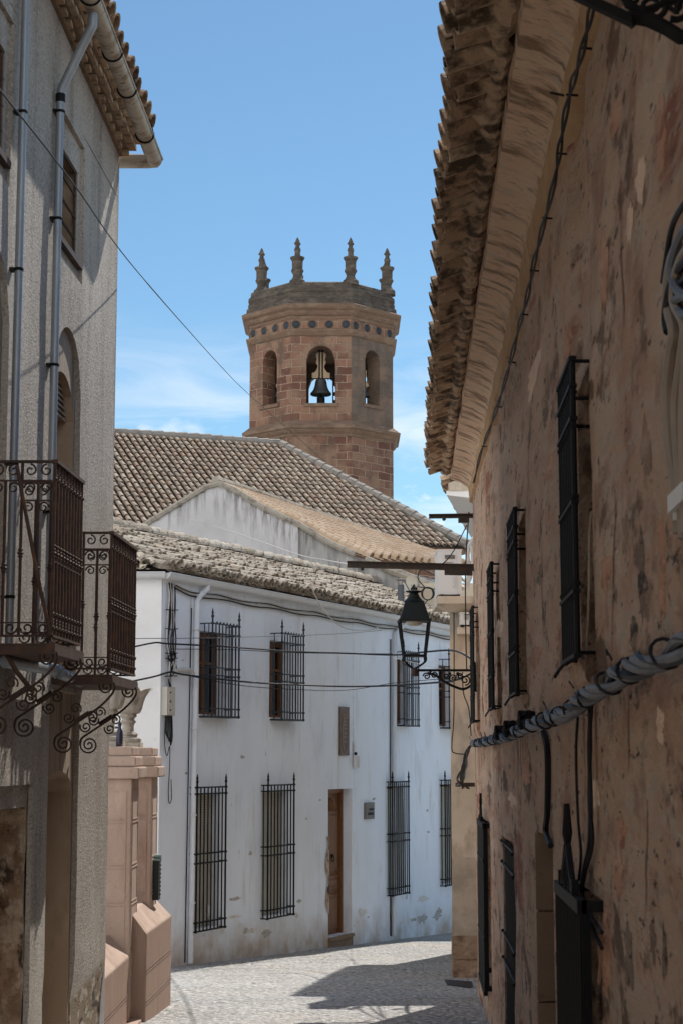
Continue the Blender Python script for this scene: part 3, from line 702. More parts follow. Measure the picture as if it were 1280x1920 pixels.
def eave_cable():
    root = thing('eave_cable', R(10, 4.3, .02), 'long thin black cable clipped beneath the eave of the brown house', 'cable')
    rnd = random.Random(9)
    base = pts_on(Rp, R, [(1122, -50), (1105, 30), (1086, 110), (1068, 170), (1052, 250), (1040, 330), (1018, 420), (1000, 490), (986, 560), (972, 610), (955, 680), (938, 740), (918, 800), (900, 850), (887, 905)], .08)
    p = smooth_path(base, 8)
    for q in range(2):
        mb = MB(); mb.tube([a + V((-.008 * cos(i * .45 + q * pi), 0, .010 * sin(i * .45 + q * pi) + .012 * nz(i * .3, q))) for i, a in enumerate(p)], .0062, 5)
        mb.build('cable', M['cable'], root, smooth=True)
    for i in range(3, len(p), 11):
        mb = MB(); a = p[i]; mb.bar(a + V((.035, 0, 0)), a + V((-.012, 0, .004)), .005, 4)
        if i == 25: mb.bar(a + V((-.02, 0, 0)), a + V((-.07, .02, .02)), .005, 4)
        mb.build('cable_clip', M['iron'], root)
eave_cable()
def near_cables():
    root = thing('cable_cluster', R(4.7, 2.8, .03), 'loose cluster of beige and black cables clamped to the near wall at the right edge', 'cables')
    runs = [('cable_beige', .016, [(1300, 420), (1262, 480), (1250, 560), (1262, 620), (1256, 660), (1249, 740), (1256, 850), (1268, 920), (1272, 1000)]),
            ('cable_beige', .014, [(1310, 440), (1275, 490), (1262, 560), (1282, 610), (1275, 680), (1266, 760), (1270, 850), (1276, 930), (1280, 1010)]),
            ('cable_beige', .014, [(1330, 600), (1296, 622), (1284, 700), (1280, 800), (1282, 900), (1286, 1000)]),
            ('cable', .008, [(1320, 340), (1280, 385), (1258, 430), (1246, 500), (1242, 530)]),
            ('cable', .012, [(1300, 470), (1262, 520), (1249, 570), (1247, 600), (1251, 622)]),
            ('cable_grey', .013, [(1310, 400), (1276, 440), (1258, 500), (1270, 545), (1300, 560)]),
            ('cable', .012, [(1310, 505), (1278, 530), (1266, 560), (1280, 590), (1310, 600)]),
            ('cable_grey', .013, [(1320, 560), (1280, 555), (1264, 570), (1282, 590), (1320, 580)])]
    for i, (m, r, q) in enumerate(runs):
        mb = MB(); mb.tube(smooth_path(pts_on(Rp, R, q, .022 + .006 * (i % 3)), 8), r, 7); mb.build('cable', M[m], root, smooth=True)
    s, z = Rp(1268, 938, .04); mb = MB(); mb.box(R, (s - .16, z - .022, .0), (s + .08, z + .022, .052)); mb.bar(R(s + .07, z - .02, .03), R(s + .07, z - .04, .03), .012, 6); mb.build('clamp', M['ac'], root)
near_cables()
def near_bracket():
    root = thing('lamp_bracket', R(5.6, 4.15, .1), 'black wrought iron bracket jutting from the near wall at the top right corner', 'bracket')
    y0 = 4.15
    P = lambda px, py, y=y0: at_y(px, py, y)
    mb = MB()
    a, b = P(1040, -28), P(1186, 40)
    d = (b - a).normalized(); up = V((0, 0, 1)); t = d.cross(up)
    mb.prism([a - up * .012 - t * .013, a - up * .012 + t * .013, a + up * .012 + t * .013, a + up * .012 - t * .013], [b - up * .014 - t * .014, b - up * .014 + t * .014, b + up * .014 + t * .014, b + up * .014 - t * .014])
    mb.tube([P(1180, 36), P(1192, 34), P(1215, 36), P(1250, 54), P(1275, 70), P(1300, 64), P(1345, 30)], [.026, .018, .021, .019, .02, .023, .02], 8)
    mb.build('arm', M['iron'], root, smooth=True)
    mb = MB(); T = lambda x, z: P(x, z)
    for cx, cy, r, a0, sg in ((1222, 12, 26, 0, 1), (1268, 8, 30, 2, -1), (1185, -2, 18, 1, 1), (1300, 20, 34, 3, 1)):
        mb.tube(spiral(T, cx, cy, r, 1.4, a0, sg, 20, .2), [.009 - .0002 * i for i in range(21)], 6)
    mb.tube(smooth_path([P(1160, -10), P(1200, 18), P(1240, 8), P(1290, -4)], 5), .009, 6)
    for q in ((1206, 20), (1245, 2), (1170, -6)): mb.ball(P(*q), .013, 7)
    mb.build('scroll', M['iron'], root, smooth=True)
near_bracket()

# ------------------------------------------------------------------ house on the left
L_END = 14.9
ARCH = [(12.48, 13.42, 2.2, 4.80, .44), (10.10, 11.05, 2.2, 4.80, .44)]
ATT = [(12.50, 13.37, 5.25, 6.36), (9.98, 10.98, 5.25, 6.36)]
DOORS = [(12.56, 13.62, -1.2, 2.08), (10.9, 12.10, -1.2, 1.42)]
def l_disp(s, z):
    d = .010 * nz(s * .6, z * .5, 2) + .004 * nz(s * 3, z * 2, 5)
    if z < -.05: d -= .035 * max(0, min(1, (-.05 - z) * 3 + nz(s * 3, z * 3, 4)))
    return d
def left_house():
    root = thing('town_house', L(11, -.6), 'tall grey roughcast house with balconies and a brick cornice, on the left', 'house')
    mb = MB()
    holes = [(a, b, c, d, r, .045) for a, b, c, d, r in ARCH] + [(a, b, c, d, 0, .035) for a, b, c, d in ATT] + [(a, b, c, d, 0, .04) for a, b, c, d in DOORS]
    EE = 6.83
    wall_sheet(mb, L, -4, L_END, -2, 6.45, holes, du=.16, disp=l_disp)
    LS = lambda s, z, w=0: L(s, z + .055 * (L_END - s), w)
    mb.poly([L(-4, 6.45), L(L_END, 6.45), LS(L_END, 6.86), LS(-4, 6.86)])
    B = 7
    mb.m = 1  # unseen far end, made white to bounce sunlight onto the white house
    mb.poly([L(L_END, -2), L(L_END, 6.98), L(L_END, 8.2, -B / 2), L(L_END, 6.98, -B), L(L_END, -2, -B)])
    mb.m = 0
    mb.poly([L(-4, -2), L(-4, -2, -B), L(-4, 6.98, -B), L(-4, 8.2, -B / 2), L(-4, 6.98)])
    mb.poly([L(-4, -2, -B), L(L_END, -2, -B), L(L_END, 6.98, -B), L(-4, 6.98, -B)])
    mb.build('wall', [M['left'], M['white_end']], root, smooth=True)
    # recessed panels: arched french windows
    for i, (a, b, c, d, r) in enumerate(ARCH):
        mb = MB(); ia, ib = a + .06, b - .06
        wall_sheet(mb, L, a - .01, b + .01, c - .02, d + .02, [(ia, ib, c - .02, 4.46, .30, .36)], du=.12, w=-.043, reveal_m=1)
        p = mb.build('arch_panel', [M['tymp'], M['left_smooth']], root)
        mb = MB()
        for k in range(7):
            z = 4.16 + k * .042; hw = (ib - ia) / 2 * math.sqrt(max(.05, 1 - ((z - 4.16) / .31) ** 2)); m = (ia + ib) / 2
            mb.box(L, (m - hw, z, -.30), (m + hw, z + .018, -.10))
        mb.build('louvre', M['tymp'], p)
        mb = MB(); mb.box(L, (ia, c - .02, -.46), (ib, 4.47, -.42)); dd = mb.build('balcony_door', M['wood_frame'], root)
        mb = MB(); m = (ia + ib) / 2
        for q0, q1 in ((ia + .08, m - .04), (m + .04, ib - .08)): mb.box(L, (q0, c + .5, -.418), (q1, 4.0, -.405))
        mb.build('pane', M['glass'], dd)
    # attic windows
    for i, (a, b, c, d) in enumerate(ATT):
        ia, ib, ic, id_ = a + .05, b - .10, 5.41, 6.13
        mb = MB(); wall_sheet(mb, L, a - .005, b + .005, c - .005, d + .005, [(ia, ib, ic, id_, 0, .24)], du=.15, w=-.033, reveal_m=1)
        mb.build('window_surround', [M['left'], M['left_smooth']], root)
        mb = MB(); mb.box(L, (ia, ic, -.30), (ib, id_, -.27)); w = mb.build('window', M['glass'], root)
        mb = MB(); mb.box(L, (ia, ic, -.268), (ia + .07, id_, -.23)); mb.box(L, (ib - .07, ic, -.268), (ib, id_, -.23)); mb.box(L, (ia + .07, id_ - .07, -.268), (ib - .07, id_, -.23)); mb.box(L, (ia + .07, ic, -.268), (ib - .07, ic + .06, -.23))
        mb.box(L, ((ia + ib) / 2 - .04, ic + .06, -.268), ((ia + ib) / 2 + .04, id_ - .07, -.23))
        mb.build('window_frame', M['left_smooth'], w)
        mb = MB()
        for z in (ic + .0, ic + .17, ic + .34, ic + .52, id_ - .02): mb.bar(L(ia - .02, z + .01, -.045), L(ib + .02, z + .01, -.045), .011, 5)
        mb.box(L, (ib - .05, ic, -.052), (ib - .025, id_, -.036)); mb.box(L, (ia + .02, ic, -.052), (ia + .045, id_, -.036))
        mb.build('window_bars', M['rust'], w)
        mb = MB(); mb.box(L, (ia - .06, ic - .05, -.06), (ib + .06, ic - .004, .012)); mb.build('window_sill', M['rust'], w)
    # ground floor doors
    a, b, c, d = DOORS[0]
    mb = MB(); wall_sheet(mb, L, a - .005, b + .005, c, d + .005, [(a + .05, b - .05, c, 1.50, .16, .62)], du=.14, w=-.038, reveal_m=1)
    mb.build('door_surround', [M['tymp'], M['left_smooth']], root)
    mb = MB(); mb.box(L, (a, c, -.76), (b, 1.52, -.72)); mb.build('door', M['wood_frame'], root)
    a, b, c, d = DOORS[1]
    mb = MB()
    wall_sheet(mb, L, a - .005, b + .005, c, d + .005, [(a + .05, b - .03, c, 1.27, 0, .55)], du=.1, w=-.045, reveal_m=1, disp=lambda s, z: .015 * nz(s * 5, z * 4))
    mb.build('door_surround', [M['left'], M['adobe']], root)
    mb = MB(); n = 34; rows = []          # broken earth jamb with a deep crack
    for i in range(n + 1):
        z = c + (1.25 - c) * i / n; row = []
        for k in range(9):
            t = k / 8; e = .10 * nz(z * 3, k * .6, 8) + .04 * nz(z * 9, k, 3)
            if k == 5: e -= .10 * (1 if z < .55 else .3)
            row.append(mb.vert(L(b - .040 - abs(e) * .9 + (.03 if 4 <= k <= 5 and z < .6 else 0), z, -.11 - .5 * t)))
        rows.append(row)
    for i in range(n):
        for k in range(8): mb.face([rows[i][k], rows[i + 1][k], rows[i + 1][k + 1], rows[i][k + 1]])
    mb.build('door_jamb', M['adobe'], root)
    mb = MB(); mb.box(L, (a, c, -.70), (b, 1.42, -.66)); mb.build('door', M['wood_frame'], root)
    # corbelled brick cornice
    mb = MB(); rnd = random.Random(4)
    E = EE; RHh = .050
    for row in range(4):
        z = E + .006 + row * RHh; w1 = .07 + row * .062
        s = -4 + row * .055
        while s < L_END - .03:
            wd = .135 + rnd.uniform(-.018, .012); dw = rnd.uniform(-.022, .022)
            if row % 2 == 0: s2 = s + wd * .62; gap = .10
            else: s2 = s + wd; gap = .028
            e = min(s2, L_END)
            mb.box(LS, (s, z + rnd.uniform(-.004, .006), -.02), (e, z + .040 + rnd.uniform(-.004, .006), w1 + dw))
            s = s2 + gap + rnd.uniform(0, .014)
    mb.build('cornice', M['corn'], root)
    mb = MB()
    for row in range(4):
        mb.box(LS, (-4, E + .002 + row * RHh, -.05), (L_END - .006, E + .001 + row * RHh + .047, .03 + row * .056))
    mb.box(LS, (-4, E + .202, -.05), (L_END - .004, E + .225, .29))
    mb.build('cornice_bed', M['corn2'], root)
    # roof
    U = (LS(1, 0) - LS(0, 0)).normalized(); out = V((1, -.0484, 0)).normalized(); pit = rad(20)
    Sd = (out * cos(pit) - V((0, 0, sin(pit)))).normalized(); N = U.cross(Sd); N = N if N.z > 0 else -N
    LEN = 4.0; O = LS(-4, E + .215, .245) - Sd * LEN; wd = L_END + 4.06
    mb = MB(); tile_field(mb, O, U, Sd, N, wd, LEN, .225, .42, jit=.9, pans=True, lift=.04, rad_k=.43)
    roof = mb.build('roof', M['tile_left'], root)
    mb = MB(); q = lambda u, s, nn: O + U * u + Sd * s + N * nn
    mb.box(q, (0, 0, -.10), (wd - .03, LEN - .08, -.015))
    mb.poly([q(0, 0, 0), q(wd - .03, 0, 0), q(wd - .03, 0, 0) - out * 3.6 - V((0, 0, 1.3)), q(0, 0, 0) - out * 3.6 - V((0, 0, 1.3))])
    mb.build('roof_bed', M['pan'], roof)
    # zinc gutter with straps, wrapping the far corner
    gz, gw, r = E + .0, .30, .068
    mb = MB(); n = 9
    line = [LS(-4 + i * .5, gz, gw) for i in range(38)] + [LS(L_END + .06, gz - .006, gw)]
    rows = []
    for p in line:
        rows.append([mb.vert(p + out * (-r * cos(pi * k / n)) + V((0, 0, -r * sin(pi * k / n)))) for k in range(n + 1)])
    inner = [[mb.vert(p + out * (-(r - .012) * cos(pi * k / n)) + V((0, 0, -(r - .012) * sin(pi * k / n)))) for k in range(n + 1)] for p in line]
    for i in range(len(line) - 1):
        for k in range(n):
            mb.face([rows[i][k], rows[i + 1][k], rows[i + 1][k + 1], rows[i][k + 1]]); mb.face([inner[i][k], inner[i][k + 1], inner[i + 1][k + 1], inner[i + 1][k]])
        for k in (0, n): mb.face([rows[i][k], inner[i][k], inner[i + 1][k], rows[i + 1][k]])
    mb.face(rows[-1])
    mb.tube([LS(-4, gz, gw + r), LS(L_END + .06, gz, gw + r)], .011, 6)
    # return along the end wall
    c0 = L(L_END + .08, gz - .010, gw - .01); c1 = L(L_END + .08, gz - .010, -4)
    mb.tube([c0 + out * .055, c0 + out * .03, c0 - out * .06, c1], [.035, .058, .064, .064], 12)
    g = mb.build('gutter', M['gutter_old'], root, smooth=True)
    for i in range(20):
        mb = MB(); s = L_END - .5 - i * .78 - .12 * (i % 2); rr = r + .006
        mb.tube([LS(s + .02 * k / 12, gz, gw) + out * (-rr * cos(pi * k / 12)) + V((0, 0, -rr * sin(pi * k / 12))) for k in range(-1, 14)], .0085, 5)
        mb.bar(LS(s, gz, gw + rr), LS(s, gz + .09, gw + rr - .02), .007, 4)
        mb.build('gutter_strap', M['iron'], g)
    # downpipes
    sA = Lp(38, 420, .055)[0]; sB = Lp(107, 480, .05)[0]
    mb = MB(); mb.tube([L(sA, 7.1, .055), L(sA, 6.0, .055), L(sA, 4.8, .055), L(sA, 2.24, .055)], .027, 12); dp = mb.build('downpipe', M['galv'], root, smooth=True)
    for z in (6.7, 5.78, 4.72, 3.45, 2.6):
        mb = MB(); mb.lathe(L(sA, z, .055), [(.030, -.010), (.033, 0), (.030, .010)], 12); mb.box(L, (sA - .03, z - .008, .0), (sA + .05, z + .008, .03)); mb.build('pipe_clip', M['iron'], dp)
    mb = MB()
    p = [LS(sB - .1, gz - .03, gw - .01), LS(sB - .1, gz - .16, gw - .01), LS(sB - .09, gz - .19, gw - .03), L(sB, 6.40, .06), L(sB, 6.35, .05), L(sB, 6.0, .05), L(sB, 4.2, .05), L(sB, 2.3, .05)]
    mb.tube(p, [.036, .036, .035, .034, .031, .030, .030, .030], 12); dp = mb.build('downpipe', M['galv'], root, smooth=True)
    for z in (6.22, 5.42, 4.35, 3.3):
        mb = MB(); mb.lathe(L(sB, z, .05), [(.034, -.010), (.037, 0), (.034, .010)], 12); mb.box(L, (sB - .04, z - .008, .0), (sB + .08, z + .008, .03)); mb.build('pipe_clip', M['iron'], dp)
    mb = MB()
    mb.lathe(L(sB, 6.32, .05), [(.031, -.03), (.036, -.025), (.036, .03), (.031, .035)], 12)
    mb.build('pipe_sleeve', M['iron'], dp)
    # plastic waste pipe under the balconies
    q = pts_on(Lp, L, [(12, 1240), (60, 1248), (104, 1256)], .10) + pts_on(Lp, L, [(112, 1262), (150, 1278), (168, 1276)], .13)
    mb = MB(); mb.tube([q[0], q[1], q[2]], .042, 12); mb.tube([q[2], q[3]], .050, 12); mb.tube([q[3], q[4], q[5]], .040, 12)
    mb.build('waste_pipe', M['galv'], root, smooth=True)
    # balconies
    for bi, (s0, s1, z0, z1) in enumerate(((10.66, 11.50, 2.30, 3.40), (12.63, 13.68, 2.20, 3.21))):
        w = .40
        bal = bpy.data.objects.new('balcony', None); COL.objects.link(bal); bal.parent = root
        mb = MB(); mb.box(L, (s0 - .03, z0 - .085, -.02), (s1 + .03, z0 - .03, w + .03)); mb.box(L, (s0 - .025, z0 - .045, w - .02), (s1 + .025, z0 - .025, w + .022))
        mb.box(L, (s0 - .028, z0 - .028, 0), (s1 + .028, z0 - .018, w + .028))
        base = mb.build('floor', M['rust_bar'], bal)
        def knob(mb, P, r=.016): mb.lathe(P, [(r * .6, -.03), (r, -.022), (r * .7, -.012), (r * 1.35, 0), (r * .7, .012), (r, .022), (r * .6, .03)], 7)
        # front rail
        mb = MB(); zt, zb = z1, z0 + .03; nb = 10
        mb.box(L, (s0 - .012, zt - .012, w - .02), (s1 + .012, zt + .010, w + .02)); mb.box(L, (s0 - .01, zb - .010, w - .014), (s1 + .01, zb + .006, w + .014))
        zm = zb + (zt - zb) * .47
        mb.box(L, (s0, zm + .045, w - .008), (s1, zm + .053, w + .008)); mb.box(L, (s0, zm - .053, w - .008), (s1, zm - .045, w + .008)); mb.box(L, (s0, zt - .115, w - .006), (s1, zt - .107, w + .006)); mb.box(L, (s0, zb + .125, w - .006), (s1, zb + .133, w + .006))
        for k in range(nb):
            s = s0 + (s1 - s0) * k / (nb - 1)
            mb.bar(L(s, zb, w), L(s, zt, w), .0115, 6); knob(mb, L(s, zm, w)); knob(mb, L(s, zm + .045, w), .013)
            for z, r in ((zt - .11, .015), (zb + .13, .016), (zb + .05, .015)): mb.ball(L(s, z, w + .004), r, 6)
            if k < nb - 1:
                sm = s + (s1 - s0) / (nb - 1) / 2
                for z, sg in ((zt - .06, 1), (zb + .07, -1), (zb + .07, 1)): mb.tube(spiral(lambda x, y: L(x, y, w), sm, z, .036, 1.25, 1.2, sg, 10, .25), .0065, 4)
                mb.bar(L(s + .01, zb + .01, w), L(sm + .01, zb + .12, w), .0075, 4)
        fr = mb.build('railing', M['rust_bar'], bal)
        # side rails
        for s in (s0, s1):
            mb = MB()
            mb.box(L, (s - .014, zt - .010, 0), (s + .014, zt + .006, w - .022)); mb.box(L, (s - .008, zt - .125, 0), (s + .008, zt - .115, w - .016)); mb.box(L, (s - .010, zb - .008, 0), (s + .010, zb + .006, w - .016)); mb.box(L, (s - .008, zb + .075, .02), (s + .008, zb + .083, w - .016))
            for k, ww in enumerate((.10, .20, .30)):
                mb.bar(L(s, zb, ww), L(s, zt - (.01 if k % 2 else .12), ww), .0105, 6); knob(mb, L(s, zm + (.0 if k % 2 else -.09), ww), .017)
            T = lambda x, y: L(s, y, x)
            for k in range(4):
                c = .05 + k * .10
                mb.tube(spiral(T, c, zt - .165, .038, 1.3, (0 if k % 2 else pi), (1 if k % 2 else -1), 14, .25), .006, 4)
                mb.tube(spiral(T, c, zt - .055, .038, 1.2, (pi / 2), (1 if k % 2 else -1), 14, .25), .006, 4)
                mb.tube(spiral(T, c, zb + .045, .040, 1.2, (0 if k % 2 else pi), (-1 if k % 2 else 1), 14, .25), .006, 4)
            mb.build('railing', M['rust'], bal)
        # scroll brackets beneath
        for s in (s0 + .0, s1 - .10):
            mb = MB(); T = lambda x, y: L(s, y, x); rr = .0088
            zt2 = z0 - .035
            r1 = .062; 
            top = spiral(T, w - .02, zt2 - .065, r1, 2.0, 0, 1, 30, .12)
            bot = spiral(T, .085, zt2 - .47, .068, 2.0, pi, 1, 30, .12)
            mb.tube(top, rr * .8, 6); mb.tube(bot, rr * .8, 6)
            mb.tube(smooth_path([top[0], T(w + .02, zt2 - .12), T(w - .08, zt2 - .22), T(.10, zt2 - .37), T(.03, zt2 - .42), bot[0]], 5), rr, 6)
            m0 = (.21, zt2 - .285)
            for dx, dy, a0, sg in ((-.045, .065, -.6, 1), (.075, .005, 2.2, -1), (-.095, -.0, .4, -1), (.03, -.065, 2.8, 1)):
                mb.tube(spiral(T, m0[0] + dx, m0[1] + dy, .042, 1.5, a0, sg, 18, .2), rr * .7, 5)
            mb.tube([T(m0[0] - .05, m0[1] - .03), T(m0[0] + .05, m0[1] + .035)], .018, 6)
            mb.build('bracket', M['rust'], bal, smooth=True)
        if bi == 0: near_bal = bal
    # flat braces on the near balcony
    mb = MB(); s = 10.66
    pp = pts_on(Lp, L, [(34, 868)], .2)
    mb.tube([L(s - .02, 3.37, .17), L(s - .02, 3.27, .19), L(s - .03, 2.62, .33), L(s - .02, 2.33, .40)], .013, 6)
    mb.tube([L(s + .05, 2.22, .12), L(s + .05, 2.12, .18), L(s + .1, 2.0, .27)], .016, 6)
    mb.build('brace', M['rust_bar'], near_bal)
    return root
M['corn'] = layered('brick_cornice', (.36, .24, .15), [((.50, .38, .26), 3, O1, .45, .65, .8), ((.17, .11, .07), 9, O1, .54, .68, .8)], bump=[('n', 25, O1, .8)], bdist=.015)
M['corn2'] = layered('cornice_mortar', (.22, .155, .105), [((.11, .08, .055), 7, O1, .5, .65, .8)], bump=[('n', 15, O1, .8)])
left_house()

# ------------------------------------------------------------------ pink gate posts
def gate_post(x0, x1, y0, plinth, label, zt=1.70, dep=.55, panels=True):
    """shaft from x0 to x1 (street side), front at y0"""
    root = thing('gate_post', ((x0 + x1) / 2, y0 + dep / 2, ground_z(y0)), label, 'gate post', 'pink gate posts')
    T = lambda x, y, z: V((x, y, z))
    zb = ground_z(y0) - .15; s1 = zt - .30
    mb = MB(); mb.box(T, (x0, y0, zb), (x1, y0 + dep, s1))
    sh = soften(mb.build('shaft', M['pink'], root))
    mb = MB()
    def frame(T2, a, b, c, d, t=.012, h=.006):
        mb.box(T2, (a, 0, c), (b, h, c + t)); mb.box(T2, (a, 0, d - t), (b, h, d)); mb.box(T2, (a, 0, c + t), (a + t, h, d - t)); mb.box(T2, (b - t, 0, c + t), (b, h, d - t))
    wx = x1 - x0
    Tf = lambda a, n, z: V((x0 + a, y0 - n, z)); Ts = lambda a, n, z: V((x1 + n, y0 + a, z))
    zz = s1 - .10; k = 0
    while zz > zb + .3:
        h = (.30, .42, .34, .42)[k % 4]
        if k % 2 == 1:
            frame(Tf, .03, wx * .52, zz - h + .02, zz); frame(Tf, wx * .54, wx - .05, zz - h + .02, zz)
        else: frame(Tf, .03, wx - .05, zz - h + .02, zz)
        frame(Ts, .05, dep - .05, zz - h + .02, zz)
        zz -= h; k += 1
    mb.build('panel_moulding', M['pink'], sh)
    mb = MB()
    for a, b, e in ((s1, s1 + .11, .07), (s1 + .112, s1 + .21, .035), (s1 + .212, zt, .0)):
        mb.box(T, (x0 - e, y0 - e, a), (x1 + e, y0 + dep + e, b))
    soften(mb.build('cap', M['pink'], root), .014)
    mb = MB()
    (lx0, lx1, ly0, ly1, lz, hz, hx) = plinth
    g0 = ground_z(ly0) - .2; g1 = ground_z(ly1) - .2
    bot = [V((lx0, ly0, g0)), V((lx1[0], ly0, g0)), V((lx1[1], ly1, g1)), V((lx0, ly1, g1))]
    top = [V((lx0, ly0, hz)), V((lx1[0], ly0, lz)), V((lx1[1], ly1, lz + .01)), V((lx0, ly1, hz + .03))]
    mid0 = V((hx, ly0, hz)); mid1 = V((hx, ly1, hz + .03))
    a = [mb.vert(p) for p in (bot[0], bot[1], top[1], mid0, top[0])]; b = [mb.vert(p) for p in (bot[3], bot[2], top[2], mid1, top[3])]
    mb.m = 0
    mb.face(a); mb.face(b[::-1]); mb.face([a[1], b[1], b[2], a[2]]); mb.m = 1; mb.face([a[2], b[2], b[3], a[3]]); mb.face([a[3], b[3], b[4], a[4]])
    pl = soften(mb.build('plinth', [M['pink_low'], M['pink']], root), .015)
    mb = MB()
    for dz in (.33, .62):
        for e in (0, .03):
            P0 = V((lx1[0], ly0, lz - dz - e)); P1 = V((lx1[1], ly1, lz - dz - e + .01))
            n_ = V((.006, 0, 0)); mb.poly([P0 + n_, P1 + n_, P1 + n_ + V((0, 0, .012)), P0 + n_ + V((0, 0, .012))])
    mb.build('plinth_band', M['pink'], pl)
    return root
gate_post(-2.50, -1.965, 16.75, (-2.6, (-1.985, -1.965), 15.1, 16.74, -.24, -.06, -2.16), 'pink rendered gate post with stepped cap, the nearer one beside the grey house')
gate_post(-2.46, -1.915, 18.05, (-2.5, (-1.83, -1.765), 16.95, 18.75, -.045, .15, -1.98), 'pink rendered gate post with stepped cap, the farther one with the bin on it')
mb = MB(); mb.box(lambda x, y, z: V((x, y, z)), (-2.4, 16.0, -1.3), (-1.86, 17.6, ground_z(17) + .035)); tag(mb.build('gate_step', M['pink']), 'low pink step lying between the two gate posts', 'step')

def urn(x, y, z, sc, label):
    root = thing('stone_urn', (x, y, z), label, 'urn', 'stone urns on the gate posts')
    c = V((x, y, z))
    mb = MB(); q = .155 * sc
    mb.box(lambda a, b, d: c + V((a, b, d)), (-q, -q, 0), (q, q, .055 * sc)); mb.build('foot', M['cap_stone'], root)
    mb = MB()
    mb.lathe(c, [(r * sc, zz * sc) for r, zz in ((.14, .056), (.15, .075), (.145, .10), (.105, .115), (.10, .13), (.115, .145), (.10, .165), (.068, .18), (.062, .24), (.075, .27), (.092, .285), (.078, .30), (.066, .315), (.085, .34), (.10, .35), (.09, .365), (.095, .38))], 20)
    mb.build('stem', M['cap_stone'], root, smooth=True)
    # acanthus bowl: bell with leaves curling out at the rim
    mb = MB(); n = 48; prof = [(.095, .375), (.135, .39), (.155, .43), (.165, .50), (.178, .57), (.20, .63), (.225, .665), (.20, .66), (.12, .55)]
    rows = []
    for i, (r, zz) in enumerate(prof):
        row = []
        for k in range(n):
            a = 2 * pi * k / n; leaf = abs(sin(a * 4)); t = max(0, (zz - .40) / .27)
            rr = r * (1 + (.30 * t ** 2) * (leaf ** 1.4) - .06 * (1 - leaf)) if i < 7 else r
            rr += .012 * sin(a * 24) * (1 if 1 < i < 6 else 0)
            hz = zz - (.045 * t * (1 - leaf)) + .012 * nz(a * 3, i * .7)
            row.append(mb.vert(c + V((rr * cos(a) * sc, rr * sin(a) * sc, hz * sc))))
        rows.append(row)
    for i in range(len(rows) - 1):
        for k in range(n): mb.face([rows[i][k], rows[i][(k + 1) % n], rows[i + 1][(k + 1) % n], rows[i + 1][k]])
    mb.face(rows[-1]); mb.face(rows[0][::-1])
    mb.build('bowl', M['cap_stone'], root, smooth=True)
urn(-2.235, 17.02, 1.70, .95, 'weathered stone urn with carved leaves, half hidden by the grey house corner')
urn(-2.20, 18.32, 1.70, .92, 'weathered stone urn with carved leaves, in full view below the balcony scroll')
mb = MB(); mb.lathe((-2.105, 16.86, 1.70), [(.026, 0), (.032, .01), (.032, .12), (.028, .15), (.014, .175), (.014, .195), (.018, .2), (.018, .225), (.008, .235)], 12)
root = thing('bottle', (-2.105, 16.86, 1.70), 'small dark blue bottle standing on the nearer pink post beside the urn', 'bottle')
b = mb.build('body', M['bottle'], root, smooth=True)
mb = MB(); mb.box(lambda x, y, z: V((-2.105 + x, 16.86 + y, 1.70 + z)), (-.045, -.01, .17), (.012, .01, .19)); mb.build('nozzle', M['bottle'], root)
def bin_():
    P = at_y(294, 1683, 18.3); x, y, z = P.x, P.y, P.z
    root = thing('litter_bin', (x, y, z), 'small dark green bin with a pale rounded lid on the farther pink post', 'bin')
    T = lambda a, b, c: V((x + a, y + b, z + c))
    mb = MB(); mb.box(T, (-.115, -.08, -.02), (.028, .10, .37)); mb.build('body', M['green'], root)
    mb = MB(); mb.tube([T(-.12, .01, .395), T(.042, .01, .395)], .036, 12); mb.box(T, (-.118, -.085, .371), (.036, .105, .385)); mb.build('lid', M['greenlid'], root)
    mb = MB()
    for i in range(8): mb.ball(T(.032, .02, .03 + i * .042), .010, 5)
    mb.build('hinge', M['iron'], root)
bin_()

M['white_flake'] = layered('bare_limewash', (.70, .69, .67), [((.56, .50, .43), 9, O1, .48, .62, .8)], bump=[('n', 20, O1, .8)], bdist=.02)
M['white_mark'] = layered('scuff_mark', (.50, .48, .46), [((.32, .28, .24), 30, O1, .46, .58, .8)], bump=[('n', 30, O1, .5)])
